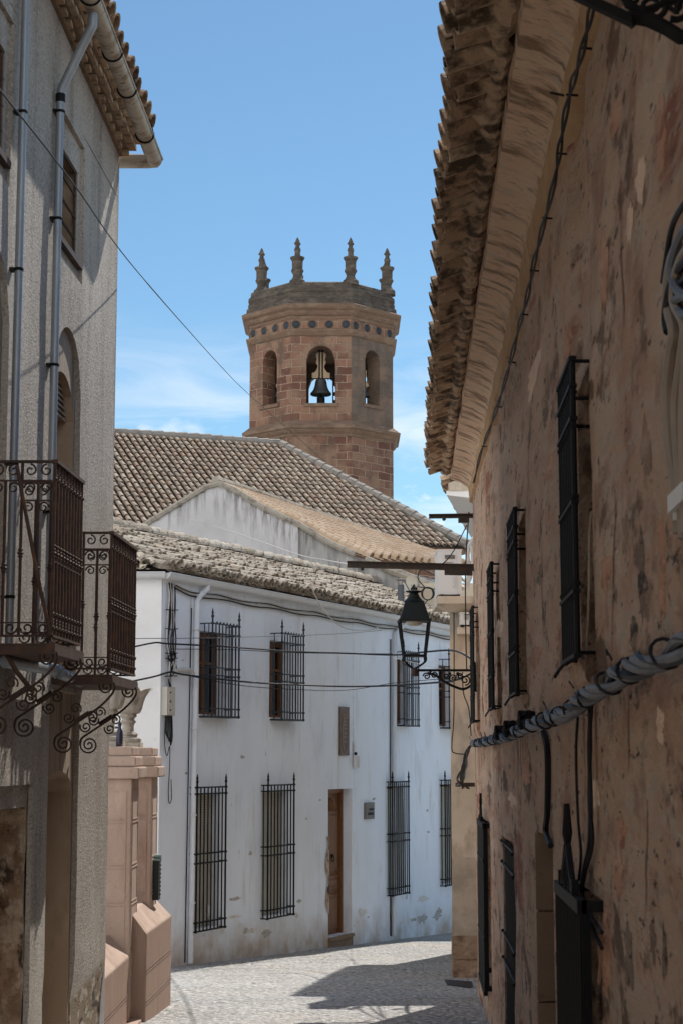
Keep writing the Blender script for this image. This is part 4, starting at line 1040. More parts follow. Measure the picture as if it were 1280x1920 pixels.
# ------------------------------------------------------------------ white house across the end of the street
UA, UB = -6.03, 9.2
UWIN = [(-4.95, -4.10, 2.18, 3.40), (-2.70, -1.90, 2.18, 3.40), (2.24, 2.98, 2.17, 3.38), (4.52, 5.30, 2.16, 3.36)]
LWIN = [(-5.14, -4.28, -.78, 1.08), (-2.92, -2.02, -.78, 1.08), (1.96, 2.72, -.78, 1.07), (4.55, 5.35, -.78, 1.07)]
DOOR = (-.53, .42, -1.30, 1.08)
WP = math.atan(1.16 / 3.34)
def f_disp(u, z): return .012 * nz(u * .5, z * .6, 4) + .004 * nz(u * 2.5, z * 2.5, 6)
def white_house():
    root = thing('white_house', F(0, -1.5), 'whitewashed two storey house with barred windows across the end of the street', 'house')
    holes = [(a, b, c, d, 0, .22) for a, b, c, d in UWIN] + [(a, b, c, d, 0, .14) for a, b, c, d in LWIN] + [(*DOOR, 0, .20)]
    mb = MB(); wall_sheet(mb, F, UA, UB, -2.4, 4.05, holes, du=.22, disp=f_disp)
    rnd = random.Random(77)
    for i in range(26):
        u = rnd.uniform(-5.0, 5.2); z = -1.25 - .052 * u + abs(rnd.gauss(0, .28)); mb.m = 1 if i % 3 else 2
        if DOOR[0] - .2 < u < DOOR[1] + .2: continue
        patch(mb, F, f_disp, u, z, rnd.uniform(.05, .22), rnd.uniform(.02, .08), i + .5, .003)
    for i, (x, y, r) in enumerate(((455, 1420, .05), (462, 1745, .07), (700, 1498, .05), (575, 1535, .03), (480, 1130, .04), (520, 1560, .05), (802, 1560, .05), (800, 1520, .04), (600, 1500, .03), (330, 1240, .03), (350, 1450, .03), (343, 1238, .02), (690, 1720, .03), (560, 1690, .06), (470, 1600, .05))):
        u, z = Fp(x, y); mb.m = 2; patch(mb, F, f_disp, u, z, r * 1.3, r * .5, i + .2, .003, 12)
    mb.m = 1; uu = Fp(661, 1300)[0]
    for k in range(12):
        z = 1.75 + k * .19; mb.poly([F(uu - .008 - .004 * (k % 3), z, f_disp(uu, z) + .003), F(uu + .008, z, f_disp(uu, z) + .003), F(uu + .007, z + .17, f_disp(uu, z + .17) + .003), F(uu - .006, z + .17, f_disp(uu, z + .17) + .003)])
    mb.m = 2; patch(mb, F, f_disp, Fp(661, 1405)[0], 1.74, .04, .12, 9.3, .003)
    mb.m = 0
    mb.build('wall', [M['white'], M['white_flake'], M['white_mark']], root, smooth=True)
    A = F(UA, 0); E_ = V((-9, A.y, 0))
    T = lambda u, z, w: V((A.x - u, A.y + .0 - w, z))
    mb = MB(); wall_sheet(mb, T, 0, 6.5, -2.4, 4.05, (), du=.35, disp=lambda u, z: .01 * nz(u * .6, z * .6, 14) if u > .01 else 0)
    B_, C_ = F(UB, 0), F(UB, 0, -7)
    up = V((0, 0, 1))
    def vq(p, q): mb.poly([p + up * -2.4, q + up * -2.4, q + up * 4.05, p + up * 4.05])
    vq(B_, C_); vq(C_, E_ + V((0, 4, 0))); vq(E_ + V((0, 4, 0)), E_)
    mb.build('end_wall', M['white_end'], root, smooth=True)
    # roof
    EZ = 4.20
    Sd = (FN * cos(WP) - up * sin(WP)).normalized(); N = (FN * sin(WP) + up * cos(WP)).normalized()
    LEN = 3.34 / cos(WP) + .14
    u0 = UA - 3.2
    O = F(u0, EZ, .16) - Sd * LEN
    hd = V((-.59, .912, 0)).normalized()
    wob = lambda q: q + V((0, 0, .035 * nz(q.x * .55, q.y * .55, 2) + .012 * nz(q.x * 2, q.y * 2, 5)))
    def inside(u, s):
        # u along the facade from u0; s down slope from the ridge. hip: distance along = k * distance from the eave
        back = (LEN - s) * cos(WP)
        return u + u0 > UA - back * (hd.dot(FD) / abs(hd.dot(FN))) * -1 * -1 * (1 if hd.dot(FD) > 0 else 1) * (1) if False else (u + u0 > UA + back * hd.dot(FD) / abs(hd.dot(FN)) - .05)
    mb = MB(); tile_field(mb, O, FD, Sd, N, UB - u0, LEN, .178, .36, inside=inside, jit=1.7, pans=True, lift=.022, rad_k=.40, warp=wob)
    # end slope
    Se = V((0, -cos(WP), -sin(WP))); Ne = V((0, -sin(WP), cos(WP)))
    Oe = V((A.x + .1, A.y - .16, EZ)) - Se * LEN
    def ins2(u, s):
        back = (LEN - s) * cos(WP); return u > .1 + back * (-hd.x / hd.y) - .05
    tile_field(mb, Oe, V((-1, 0, 0)), Se, Ne, 6.6, LEN, .19, .34, inside=ins2, jit=1.4, pans=True, lift=.035, rad_k=.44, warp=wob)
    roof = mb.build('roof', M['tile_white'], root)
    mb = MB(); hipb = A + up * (EZ - .03); back = LEN * cos(WP)
    ht = hipb + hd * (back / abs(hd.dot(FN))) + up * (back * math.tan(WP)) + FN * .0
    e0 = F(UA, EZ - .035, .06); e1 = F(UB, EZ - .035, .06); r1 = F(UB, 0, .16 - back); r1.z = ht.z
    mb.poly([e0, e1, r1, ht]); ee = V((-9, A.y - .06, EZ - .035)); mb.poly([V((A.x, A.y - .06, EZ - .035)), ht, V((-9, ht.y, ht.z)), ee])
    C2 = F(UB, 4.2, -7); mb.poly([ht, r1, C2, V((-9, A.y + 6, 4.2)), V((-9, ht.y, ht.z))])
    mb.build('roof_bed', M['pan'], roof)
    # hip and ridge tiles, each lapping the next
    def capline(mb, a, b, r, ln, n=9, seed=1):
        rnd = random.Random(seed); d = (b - a); tot = d.length; d.normalize(); side = d.cross(up).normalized(); nn = side.cross(d).normalized()
        k = int(tot / ln)
        for i in range(k):
            p0 = a + d * (tot * i / k); p1 = a + d * (tot * (i + 1.12) / k); r0 = r * rnd.uniform(.95, 1.08); r2 = r0 * .82; j = rnd.uniform(-.012, .012)
            p0 = wob(p0); p1 = wob(p1)
            A_ = [mb.vert(p0 + side * (r0 * cos(pi * q / n) + j) + nn * (r0 * sin(pi * q / n) + .012)) for q in range(n + 1)]
            B2 = [mb.vert(p1 + side * (r2 * cos(pi * q / n) - j) + nn * (r2 * sin(pi * q / n) - .008)) for q in range(n + 1)]
            I_ = [mb.vert(p0 + side * ((r0 - .02) * cos(pi * q / n) + j) + nn * ((r0 - .02) * sin(pi * q / n) + .012)) for q in range(n + 1)]
            for q in range(n): mb.face([A_[q], A_[q + 1], B2[q + 1], B2[q]]); mb.face([A_[q], I_[q], I_[q + 1], A_[q + 1]])
            if i == 0: mb.face(I_)
    mb = MB(); capline(mb, hipb + up * .03 - hd * .14 - up * .05, ht, .115, .38, seed=3)
    mb.build('hip_tiles', M['tile_white'], roof)
    mb = MB(); rz = up * .11; capline(mb, r1 + rz, ht + rz, .15, .42, seed=5); mb.build('ridge_tiles', M['tile_white'], roof)
    # mortar pads in the tile mouths along the eave
    mb = MB(); rnd = random.Random(8); pts = []; rs = []
    for i in range(int((UB - UA) / .0593)):
        u = UA + i * .0593; pts.append(wob(F(u, EZ - .012 + (.012 if i % 3 == 1 else -.008), .10 + rnd.uniform(-.012, .012)))); rs.append((.062 if i % 3 == 1 else .035) + rnd.uniform(-.01, .01))
    mb.tube(pts, rs, 7)
    mb.build('eave_mortar', M['tile_white'], roof, smooth=True)
    # eave gutter
    mb = MB(); n = 8; r = .075
    def half(path, outv):
        rows = [[mb.vert(p + outv * (-r * cos(pi * k / n)) + up * (-r * 1.1 * sin(pi * k / n))) for k in range(n + 1)] for p in path]
        for i in range(len(rows) - 1):
            for k in range(n): mb.face([rows[i][k], rows[i + 1][k], rows[i + 1][k + 1], rows[i][k + 1]])
        mb.face(rows[0]); mb.face(rows[-1])
        mb.tube([p + outv * r for p in path], .012, 6)
    gz = 4.115
    half([F(UA - .07 + (UB - UA + .07) * i / 12, gz + .01 * nz(i, 1), .10) for i in range(13)], FN)
    half([V((A.x + .06 - i * .6, A.y - .10, gz)) for i in range(11)], V((0, -1, 0)))
    g = mb.build('gutter', M['wgutter'], root, smooth=True)
    mb = MB(); mb.box(F, (UA, 4.04, -.02), (UB, 4.085, .035)); mb.build('eave_board', M['white_end'], root)
    # downpipes
    mb = MB(); mb.tube([F(-4.90, 4.06, .10), F(-4.90, 4.0, .10), F(-5.07, 3.87, .06), F(-5.11, 3.80, .05), F(-5.19, -1.22, .05)], .041, 12); mb.tube([F(-5.135, 2.55, .05), F(-5.136, 2.45, .05)], .045, 12)
    dp = mb.build('downpipe', M['wpipe'], root, smooth=True)
    for z in (3.4, 2.0, .8, -.4):
        mb = MB(); mb.lathe(F(-5.13 - (3.4 - z) * .012, z, .055), [(.048, -.012), (.051, -.01), (.051, .01), (.048, .012)], 12); mb.build('pipe_clip', M['wgutter'], dp)
    mb = MB(); mb.tube([F(2.62, 4.05, .10), F(2.60, 4.0, .10), F(2.32, 3.86, .06), F(2.24, 3.78, .045), F(2.14, -1.5, .045)], .038, 10); dp = mb.build('downpipe', M['wpipe'], root, smooth=True)
    mb = MB(); mb.tube([F(2.10, 3.7, .02), F(2.06, 1.2, .02), F(2.05, -1.5, .02)], .012, 5); mb.build('drain_cable', M['cable'], dp)
    mb = MB(); mb.tube([F(-5.22, 3.7, .02), F(-5.245, 2.4, .02), F(-5.29, -1.2, .02)], .009, 5); mb.build('wall_cable', M['cable'], root)
    # windows with grilles
    for i, (a, b, c, d) in enumerate(UWIN):
        mb = MB(); mb.box(F, (a, c, -.26), (b, d, -.22)); w = mb.build('window', M['glass'], root)
        mb = MB(); t = .075
        for s in (a, (a + b) / 2 - t / 2, b - t): mb.box(F, (s, c, -.218), (s + t, d, -.165))
        mb.box(F, (a + t, d - t, -.217), (b - t, d, -.166)); mb.box(F, (a + t, c, -.217), (b - t, c + t, -.166))
        mb.box(F, (a + t, c + (d - c) * .62, -.214), (b - t, c + (d - c) * .62 + .04, -.17))
        mb.build('window_frame', M['wood_frame'], w)
        mb = MB(); g0, g1, w0 = a + .02, b - .01, .205; zt, zb = d + .10, c; nb = 9 if i != 3 else 7
        for k in range(nb):
            s = g0 + (g1 - g0) * k / (nb - 1); post = k in (0, nb - 1)
            mb.bar(F(s, zb, w0), F(s, zt + (.15 if post else 0), w0), .014 if post else .0105, 6)
            if post:
                mb.ball(F(s, zt + .10, w0), .024, 6); mb.tube([F(s, zt + .12, w0), F(s, zt + .15, w0), F(s, zt + .22, w0)], [.012, .018, .003], 6)
                for z in (zb, zb + .11, zb + .58, zb + .69, zt - .14, zt): mb.ball(F(s, z, w0), .024, 6)
            elif k % 1 == 0:
                mb.tube(smooth_path([F(s, zt, w0), F(s + .02, zt + .028, w0 + .01), F(s + .045, zt, w0)], 3), .007, 4)
        for z in (zb, zb + .11, zb + .58, zb + .69, zt - .14, zt): mb.box(F, (g0 - .02, z - .009, w0 - .012), (g1 + .02, z + .009, w0 + .014))
        for s in (g0, g1):
            for z in (zb, zb + .11, zb + .58, zb + .69, zt - .14, zt): mb.box(F, (s - .007, z - .008, -.03), (s + .007, z + .008, w0 - .013))
            mb.bar(F(s, zb, .075), F(s, zt, .075), .009, 5); mb.bar(F(s, zb, .145), F(s, zt, .145), .008, 5) if i == 0 else None
        mb.box(F, (g0, zb - .018, .0), (g1, zb - .010, w0))
        mb.build('window_grille', M['iron_blue'], root)
        mb = MB(); mb.box(F, (a, c + .001, -.164), (b, c + .03, .012)); mb.build('window_sill', M['white_end'], w)
    for i, (a, b, c, d) in enumerate(LWIN):
        mb = MB(); mb.box(F, (a, c, -.19), (b, d, -.15)); w = mb.build('window', M['wood_frame'], root)
        mb = MB(); z = c + .01
        while z < d - .03:
            mb.prism([F(a + .03, z, -.145), F(b - .03, z, -.145), F(b - .03, z, -.118), F(a + .03, z, -.118)], [F(a + .03, z + .032, -.145), F(b - .03, z + .032, -.145), F(b - .03, z + .032, -.126), F(a + .03, z + .032, -.126)])
            z += .037
        mb.build('roller_blind', M['blind'], w)
        mb = MB(); g0, g1, w0 = a + .0, b, .10; zt, zb = d + .10, c - .02; nb = 9
        for k in range(nb):
            s = g0 + (g1 - g0) * k / (nb - 1); post = k in (0, nb - 1)
            mb.bar(F(s, zb, w0), F(s, zt + (.12 if post else 0), w0), .015 if post else .0115, 6)
            if post:
                mb.ball(F(s, zt + .08, w0), .022, 6); mb.tube([F(s, zt + .1, w0), F(s, zt + .125, w0), F(s, zt + .19, w0)], [.011, .018, .003], 6)
                for z in (zb, zb + .12, zb + .93, zb + 1.06, zt - .09, zt): mb.ball(F(s, z, w0), .023, 6)
            else:
                for z in (zb + .93, zb + 1.06): mb.ball(F(s, z, w0), .016, 5)
        for z in (zb, zb + .12, zb + .93, zb + 1.06, zt - .09, zt): mb.box(F, (g0 - .05, z - .010, w0 - .012), (g1 + .03, z + .010, w0 + .014))
        for s in (g0 - .03, g1 + .01):
            for z in (zb, zb + .12, zb + .93, zb + 1.06, zt - .09, zt): mb.box(F, (s - .008, z - .009, -.03), (s + .008, z + .009, w0 - .013))
        mb.bar(F(g0 - .03, zb, .04), F(g0 - .03, zt, .04), .010, 5)
        mb.build('window_grille', M['iron'], root)
    # panelled door
    a, b, c, d = DOOR
    mb = MB(); mb.box(F, (a, c, -.26), (b, d, -.215)); mb.box(F, (a, c, -.214), (a + .07, d, -.16)); mb.box(F, (b - .07, c, -.214), (b, d, -.16)); mb.box(F, (a + .07, d - .07, -.213), (b - .07, d, -.162))
    dr = mb.build('door', M['wood'], root)
    mb = MB(); pa, pb = a + .14, b - .14
    for q0, q1 in ((c + .12, c + .62), (c + .76, c + .92), (c + 1.06, c + 1.98)):
        mb.box(F, (pa, q0, -.214), (pb, q1, -.196)); mb.box(F, (pa + .05, q0 + .04, -.195), (pb - .05, q1 - .04, -.180))
        for e0, e1, f0, f1 in ((pa - .03, pb + .03, q0 - .03, q0), (pa - .03, pb + .03, q1, q1 + .03)): mb.box(F, (e0, f0, -.214), (e1, f1, -.19))
    mb.lathe(F((pa + pb) / 2, c + 2.10, -.20), [(.02, -.08), (.13, -.05), (.16, .02), (.1, .10), (.02, .13)], 10, sx=.8, sy=.3)
    mb.build('door_panel', M['wood'], dr)
    mb = MB(); m = b - .42; mb.ball(F(m, c + 1.28, -.165), .03, 8); mb.tube(spiral(lambda x, y: F(x, y, -.15), m, c + 1.23, .045, 1, pi / 2, 1, 12, 1), .009, 5); mb.build('door_knocker', M['iron'], dr)
    mb = MB(); mb.box(F, (a - .0, c - .32, -.20), (b + .0, c - .004, .02)); mb.box(F, (a + .0, c - .055, .021), (b - .0, c - .004, .05)); mb.build('door_step', M['stone_jamb'], root)
    # bare patch of broken plaster beside the door
    mb = MB(); rnd = random.Random(12); L_ = [F(a + .03, -.92, .022)]; 
    zs = [-.92 + k * .095 for k in range(14)]
    l = [mb.vert(F(a + .004 - .10 * abs(sin(k * .55)) - rnd.uniform(.0, .05), z, .020 + .012 * nz(z * 4, 3))) for k, z in enumerate(zs)]; r_ = [mb.vert(F(a + .004, z, .022)) for z in zs]
    for k in range(13): mb.face([l[k], r_[k], r_[k + 1], l[k + 1]])
    mb.build('bare_plaster_patch', M['adobe'], root)
    # metal flue on the roof
    s = P_roof(751, 1136, Sd, N, O)
    mb = MB(); mb.lathe(s, [(.064, -.15), (.064, .40), (.058, .41)], 14); fl = mb.build('flue', M['flue'], root, smooth=True)
    mb = MB(); mb.bar(s + V((-.03, 0, .40)), s + V((-.06, 0, .50)), .006, 4); mb.bar(s + V((.03, 0, .40)), s + V((.03, 0, .46)), .006, 4); mb.lathe(s + up * .50, [(.10, 0), (.11, .008), (.01, .03)], 14); mb.build('flue_cap', M['flue'], fl)
    return root
def P_roof(px, py, Sd, N, O): return hit(px, py, O, N)
white_house()

def on_f(px, w=.05): 
    out = []
    for q in px:
        ww = q[2] if len(q) > 2 else w; u, z = Fp(q[0], q[1], ww); out.append(F(u, z, ww))
    return out
# plaque, meter, little fitting, junction box
root = thing('wall_plaque', F(.07, 2.03, .02), 'tall narrow brown ceramic relief plaque on the white wall over the door', 'plaque')
a, b, c, d = -.11, .24, 1.63, 2.44
mb = MB(); mb.box(F, (a, c, .0), (b, d, .035)); mb.build('tile', M['plaque'], root)
mb = MB(); m = (a + b) / 2
mb.tube([F(m - .03, c + .04, .037), F(m - .10, c + .18, .037), F(m - .10, c + .45, .037), F(m - .07, c + .62, .037), F(m - .09, c + .70, .037)], .012, 5)
mb.tube([F(m - .03, c + .04, .037), F(m + .06, c + .14, .037), F(m + .10, c + .24, .037), F(m + .11, c + .55, .037), F(m + .06, c + .68, .037)], .010, 5)
for k in range(5): mb.tube([F(m + (k - 2) * .045, c + .64, .037), F(m + (k - 2) * .055, c + .73 - abs(k - 2) * .02, .037)], .012, 5)
for z in (.22, .30, .36, .44, .50, .56, .61): mb.box(F, (m - .075, c + z, .035), (m + .085, c + z + .016, .046))
mb.build('relief', M['plaque_line'], root)
root = thing('meter_box', F(1.08, .69, .02), 'small grey metal meter box on the white wall right of the door', 'meter box')
mb = MB(); mb.box(F, (.92, .55, 0), (1.27, .83, .05)); mb.build('box', M['grey_metal'], root)
mb = MB(); mb.box(F, (1.0, .62, .051), (1.2, .66, .062)); mb.box(F, (1.05, .70, .051), (1.22, .73, .06)); mb.build('vent', M['iron'], root)
root = thing('wall_fitting', F(.48, 1.5, .03), 'small white tubular fitting on the white wall between plaque and meter box', 'fitting')
mb = MB(); mb.lathe(F(.46, 1.42, .05), [(.03, 0), (.042, .02), (.042, .20), (.02, .22)], 10); mb.lathe(F(.53, 1.42, .05), [(.03, 0), (.04, .02), (.04, .19), (.02, .21)], 10); mb.build('tube', M['wgutter'], root, smooth=True)
mb = MB(); mb.ball(F(.46, 1.66, .05), .03, 7); mb.build('cap', M['iron'], root)
root = thing('junction_box', F(-5.9, 2.35, .03), 'ivory plastic junction box with hanging wires near the white house corner', 'junction box')
mb = MB(); mb.box(F, (-6.0, 2.17, .0), (-5.78, 2.56, .09)); bx = mb.build('box', M['plastic'], root)
mb = MB(); mb.box(F, (-5.97, 2.19, .091), (-5.81, 2.54, .10)); mb.build('lid', M['plastic'], bx)
mb = MB()
for z in (2.48, 2.36, 2.24): mb.ball(F(-5.93, z, .10), .014, 6)
mb.build('screw', M['iron'], bx)
mb = MB(); rnd = random.Random(21)
for k in range(6):
    u = -5.98 + k * .035; mb.tube(smooth_path([F(u, 2.17, .05), F(u, 2.08, .06), F(u + .01, 1.92 - .03 * (k % 3), .06), F(-5.86, 1.86 - .02 * k, .07), F(-5.80, 1.95, .06), F(-5.80, 2.10, .05), F(-5.79 - .01 * k, 2.18, .05)], 5), .0085, 5)
mb.tube(smooth_path([F(-5.96, 2.1, .04), F(-5.97, 1.8, .04), F(-5.90, 1.62, .04), F(-5.83, 1.75, .04), F(-5.82, 1.5, .04), F(-5.83, 1.15, .03), F(-5.80, .98, .03), F(-5.74, 1.05, .03), F(-5.76, 1.3, .03)], 6), .006, 5)
mb.build('wire_loop', M['cable'], root, smooth=True)
# vertical cable run at the corner and the run under the gutter
root = thing('cable_run', F(-5.85, 3.2, .03), 'tangled vertical run of black and white cables from gutter to junction box', 'cables')
rnd = random.Random(6)
for k in range(9):
    u = -5.93 + k * .026; m = 'cable' if k % 3 else 'cable_white'
    mb = MB(); mb.tube(smooth_path([F(u, 4.0, .03)] + [F(u + rnd.uniform(-.03, .03) + (.05 if z < 3.0 else 0) * (1 - k * .1), z, .03 + rnd.uniform(0, .03)) for z in (3.8, 3.5, 3.2, 2.95, 2.8)] + [F(-5.86 + rnd.uniform(-.03, .05), 2.66, .04), F(-5.80 + rnd.uniform(-.03, .02), 2.54, .04)], 5), .007 if k % 2 else .0095, 5); mb.build('cable', M[m], root, smooth=True)
for z in (3.62, 3.36, 3.02, 2.95, 2.70):
    mb = MB(); mb.tube([F(-5.98, z, .04), F(-5.82, z + rnd.uniform(-.02, .02), .08), F(-5.64, z + .02, .04)], .007, 4); mb.build('cable_tie', M['cable'], root)
mb = MB()
for q in range(5): mb.tube([F(-5.83 + cos(t + q) * .08, 2.98 + sin(t * 1.2 + q) * .07, .06 + .02 * sin(t * 2 + q)) for t in [2 * pi * i / 14 for i in range(15)]], .007, 4)
mb.build('cable_knot', M['cable'], root)
root = thing('cable_run', F(0, 3.9, .03), 'pale and dark cables sagging along the white wall just under the gutter', 'cables')
for k, (m, r, dz) in enumerate((('cable_white', .018, 0), ('cable', .010, -.03), ('cable_white', .013, .035), ('cable', .008, .02))):
    pts = [F(-5.75 + i * .42, 3.93 + dz - .035 * abs(sin(i * .8 + k * .3)) + (.0 if i else .05) + .01 * nz(i, k), .035 + .008 * k) for i in range(34)]
    mb = MB(); mb.tube(smooth_path(pts, 4), r, 6); mb.build('cable', M[m], root, smooth=True)
mb = MB(); mb.tube(smooth_path(on_f([(480, 1262), (505, 1267), (530, 1268)], .05), 4), .03, 7)
up = V((0, 0, 1))
# ------------------------------------------------------------------ gable house behind
GU = 9.25
def gable_house():
    root = thing('gable_house', F(GU + 3, 0, -7), 'house with a stained white gable and pale orange tiled roof behind the white house', 'house')
    vp = []
    for q in ((265, 992), (404, 906), (439, 920), (502, 958), (560, 984), (621, 1022), (686, 1051)):
        P = hit(q[0], q[1], F(GU, 0), FD); vp.append(((P - F(GU, 0)).dot(FN), P.z))
    WA, ZA = vp[1]
    def top(w):
        if w <= vp[0][0]: return vp[0][1] - (vp[0][0] - w) * .47
        for (wa, za), (wb, zb) in zip(vp, vp[1:]):
            if w <= wb: return za + (zb - za) * (w - wa) / (wb - wa)
        return vp[-1][1] - (w - vp[-1][0]) * .55
    WE = vp[-1][0]
    WC = vp[4][0]
    T = lambda w, z, o: F(GU, 0, 0) + FN * w + up * z - FD * o
    mb = MB(); wall_sheet(mb, T, -13.0, WC, -2.6, ZA + .1, (), du=.3, topfn=top, w=.03)
    mb.poly([T(WC, -2.6, .03), T(WC, top(WC), .03), T(WC, top(WC), -.2), T(WC, -2.6, -.2)])
    mb.build('gable_wall', M['gable2'], root, smooth=True)
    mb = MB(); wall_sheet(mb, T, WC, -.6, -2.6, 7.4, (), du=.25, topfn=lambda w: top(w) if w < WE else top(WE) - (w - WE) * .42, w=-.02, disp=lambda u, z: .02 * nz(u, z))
    # body behind so it is a closed house
    far = F(GU + 9, 0, 0)
    for w in (-13.0, -3.6):
        a, b = F(GU + .02, 0, w), F(GU + 9, 0, w); mb.poly([a - up * 2.6, b - up * 2.6, b + up * (top(w) - .05), a + up * (top(w) - .05)])
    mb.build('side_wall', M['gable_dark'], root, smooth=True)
    # verge mortar line
    mb = MB(); pts = [-12.9 + i * .35 for i in range(27)]
    pts = [w for w in pts if w < WE + .1]
    mb.tube([T(w, top(w) + .03 + .02 * nz(w * 3, 1), .05) for w in pts], .07, 6)
    pts2 = [WE + i * .3 for i in range(11)]
    mb.tube([T(w, top(WE) - (w - WE) * .42 + .02 + .02 * nz(w * 3, 2), .0) for w in pts2], .10, 6)
    mb.build('verge', M['mortar'], root, smooth=True)
    # right slope, slightly fanned
    A0, A1 = F(GU, ZA + .06, WA), F(GU, top(WE) + .06, WE)
    Aline = lambda t: F(GU, top(WA + (WE - WA) * t) + .06, WA + (WE - WA) * t)
    B0 = F(GU + 1.25, ZA + .06, WA)
    B1 = at_y(884, 1064, 47.5)
    nc, nr = 14, 24; mb = MB(); bed = MB()
    n0 = (A1 - A0).cross(B0 - A0 + B1 - A1).normalized(); n0 = n0 if n0.z > 0 else -n0
    rnd = random.Random(31)
    for i in range(nc):
        f0, f1 = (i + .22) / nc, (i + .78) / nc
        for j in range(nr):
            t0, t1 = j / nr, min(1.0, (j + 1.12) / nr)
            pa = lambda f, t: Aline(t).lerp(B0.lerp(B1, t), f)
            a0, b0, a1, b1 = pa(f0, t0), pa(f1, t0), pa(f0, t1), pa(f1, t1)
            lo = rnd.uniform(0, .006)
            r0 = (b0 - a0).length / 2; r1 = (b1 - a1).length / 2
            X = [mb.vert((a0 + b0) / 2 + (a0 - b0) / 2 * cos(pi * k / 5) + n0 * (min(r0, .17) * sin(pi * k / 5))) for k in range(6)]
            Y = [mb.vert((a1 + b1) / 2 + (a1 - b1) / 2 * cos(pi * k / 5) + n0 * (min(r1, .17) * sin(pi * k / 5) + .012 + lo)) for k in range(6)]
            Z = [mb.vert((a1 + b1) / 2 + (a1 - b1) / 2 * .8 * cos(pi * k / 5) + n0 * (min(r1, .17) * .75 * sin(pi * k / 5) + .004 + lo)) for k in range(6)]
            for k in range(5): mb.face([X[k], X[k + 1], Y[k + 1], Y[k]]); mb.face([Y[k], Y[k + 1], Z[k + 1], Z[k]])
    roof = mb.build('roof', M['tile_gable'], root)
    nn = 12
    for i in range(nn):
        for j in range(nn):
            pa = lambda f, t: Aline(t).lerp(B0.lerp(B1, t), f) - n0 * .01
            bed.poly([pa(i / nn, j / nn), pa((i + 1) / nn, j / nn), pa((i + 1) / nn, (j + 1) / nn), pa(i / nn, (j + 1) / nn)])
    lft = F(GU, top(-13.0), -13.0); bed.poly([A0, lft, lft + FD * 5, B0 + FD * 3])
    bed.build('roof_bed', M['bed_orange'], roof)
    mb = MB(); mb.tube([A0 + (B0 - A0) * t + up * .02 for t in (0, .3, .6, 1)], .10, 8); mb.tube([B0.lerp(B1, t) + n0 * .05 + V((0, 0, .02 * nz(t * 30, 1))) for t in [i / 24 for i in range(25)]], .07, 6); mb.build('valley_mortar', M['mortar'], roof, smooth=True)
    return root
kx, ky = .912, -.41
c0 = .912 * 0 - (-.41) * 29.7 * -1   # offset of w
woff = -(-.41 * 29.7)                # w = .912x - .41y + 12.18
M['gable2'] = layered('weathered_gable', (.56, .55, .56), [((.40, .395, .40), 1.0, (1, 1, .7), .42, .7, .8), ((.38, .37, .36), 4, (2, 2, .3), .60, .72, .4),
    ((.16, .15, .145), 5, (1.6, 1.6, .22), .46, .62, .85, (.625 * kx, .625 * ky, 1, 8.02 - .625 * (woff + 7.34) - .02, 8.02 - .625 * (woff + 7.34) - .95)),
    ((.13, .12, .115), 3.6, (1.6, 1.6, .18), .46, .66, .85, (-.47 * kx, -.47 * ky, 1, 8.02 + .47 * (woff + 7.34) - .02, 8.02 + .47 * (woff + 7.34) - .6))],
    bump=[('n', 8, O1, .5)], bdist=.02)
M['bed_orange'] = layered('orange_roof_bed', (.20, .125, .07), rough=.9)
gable_house()

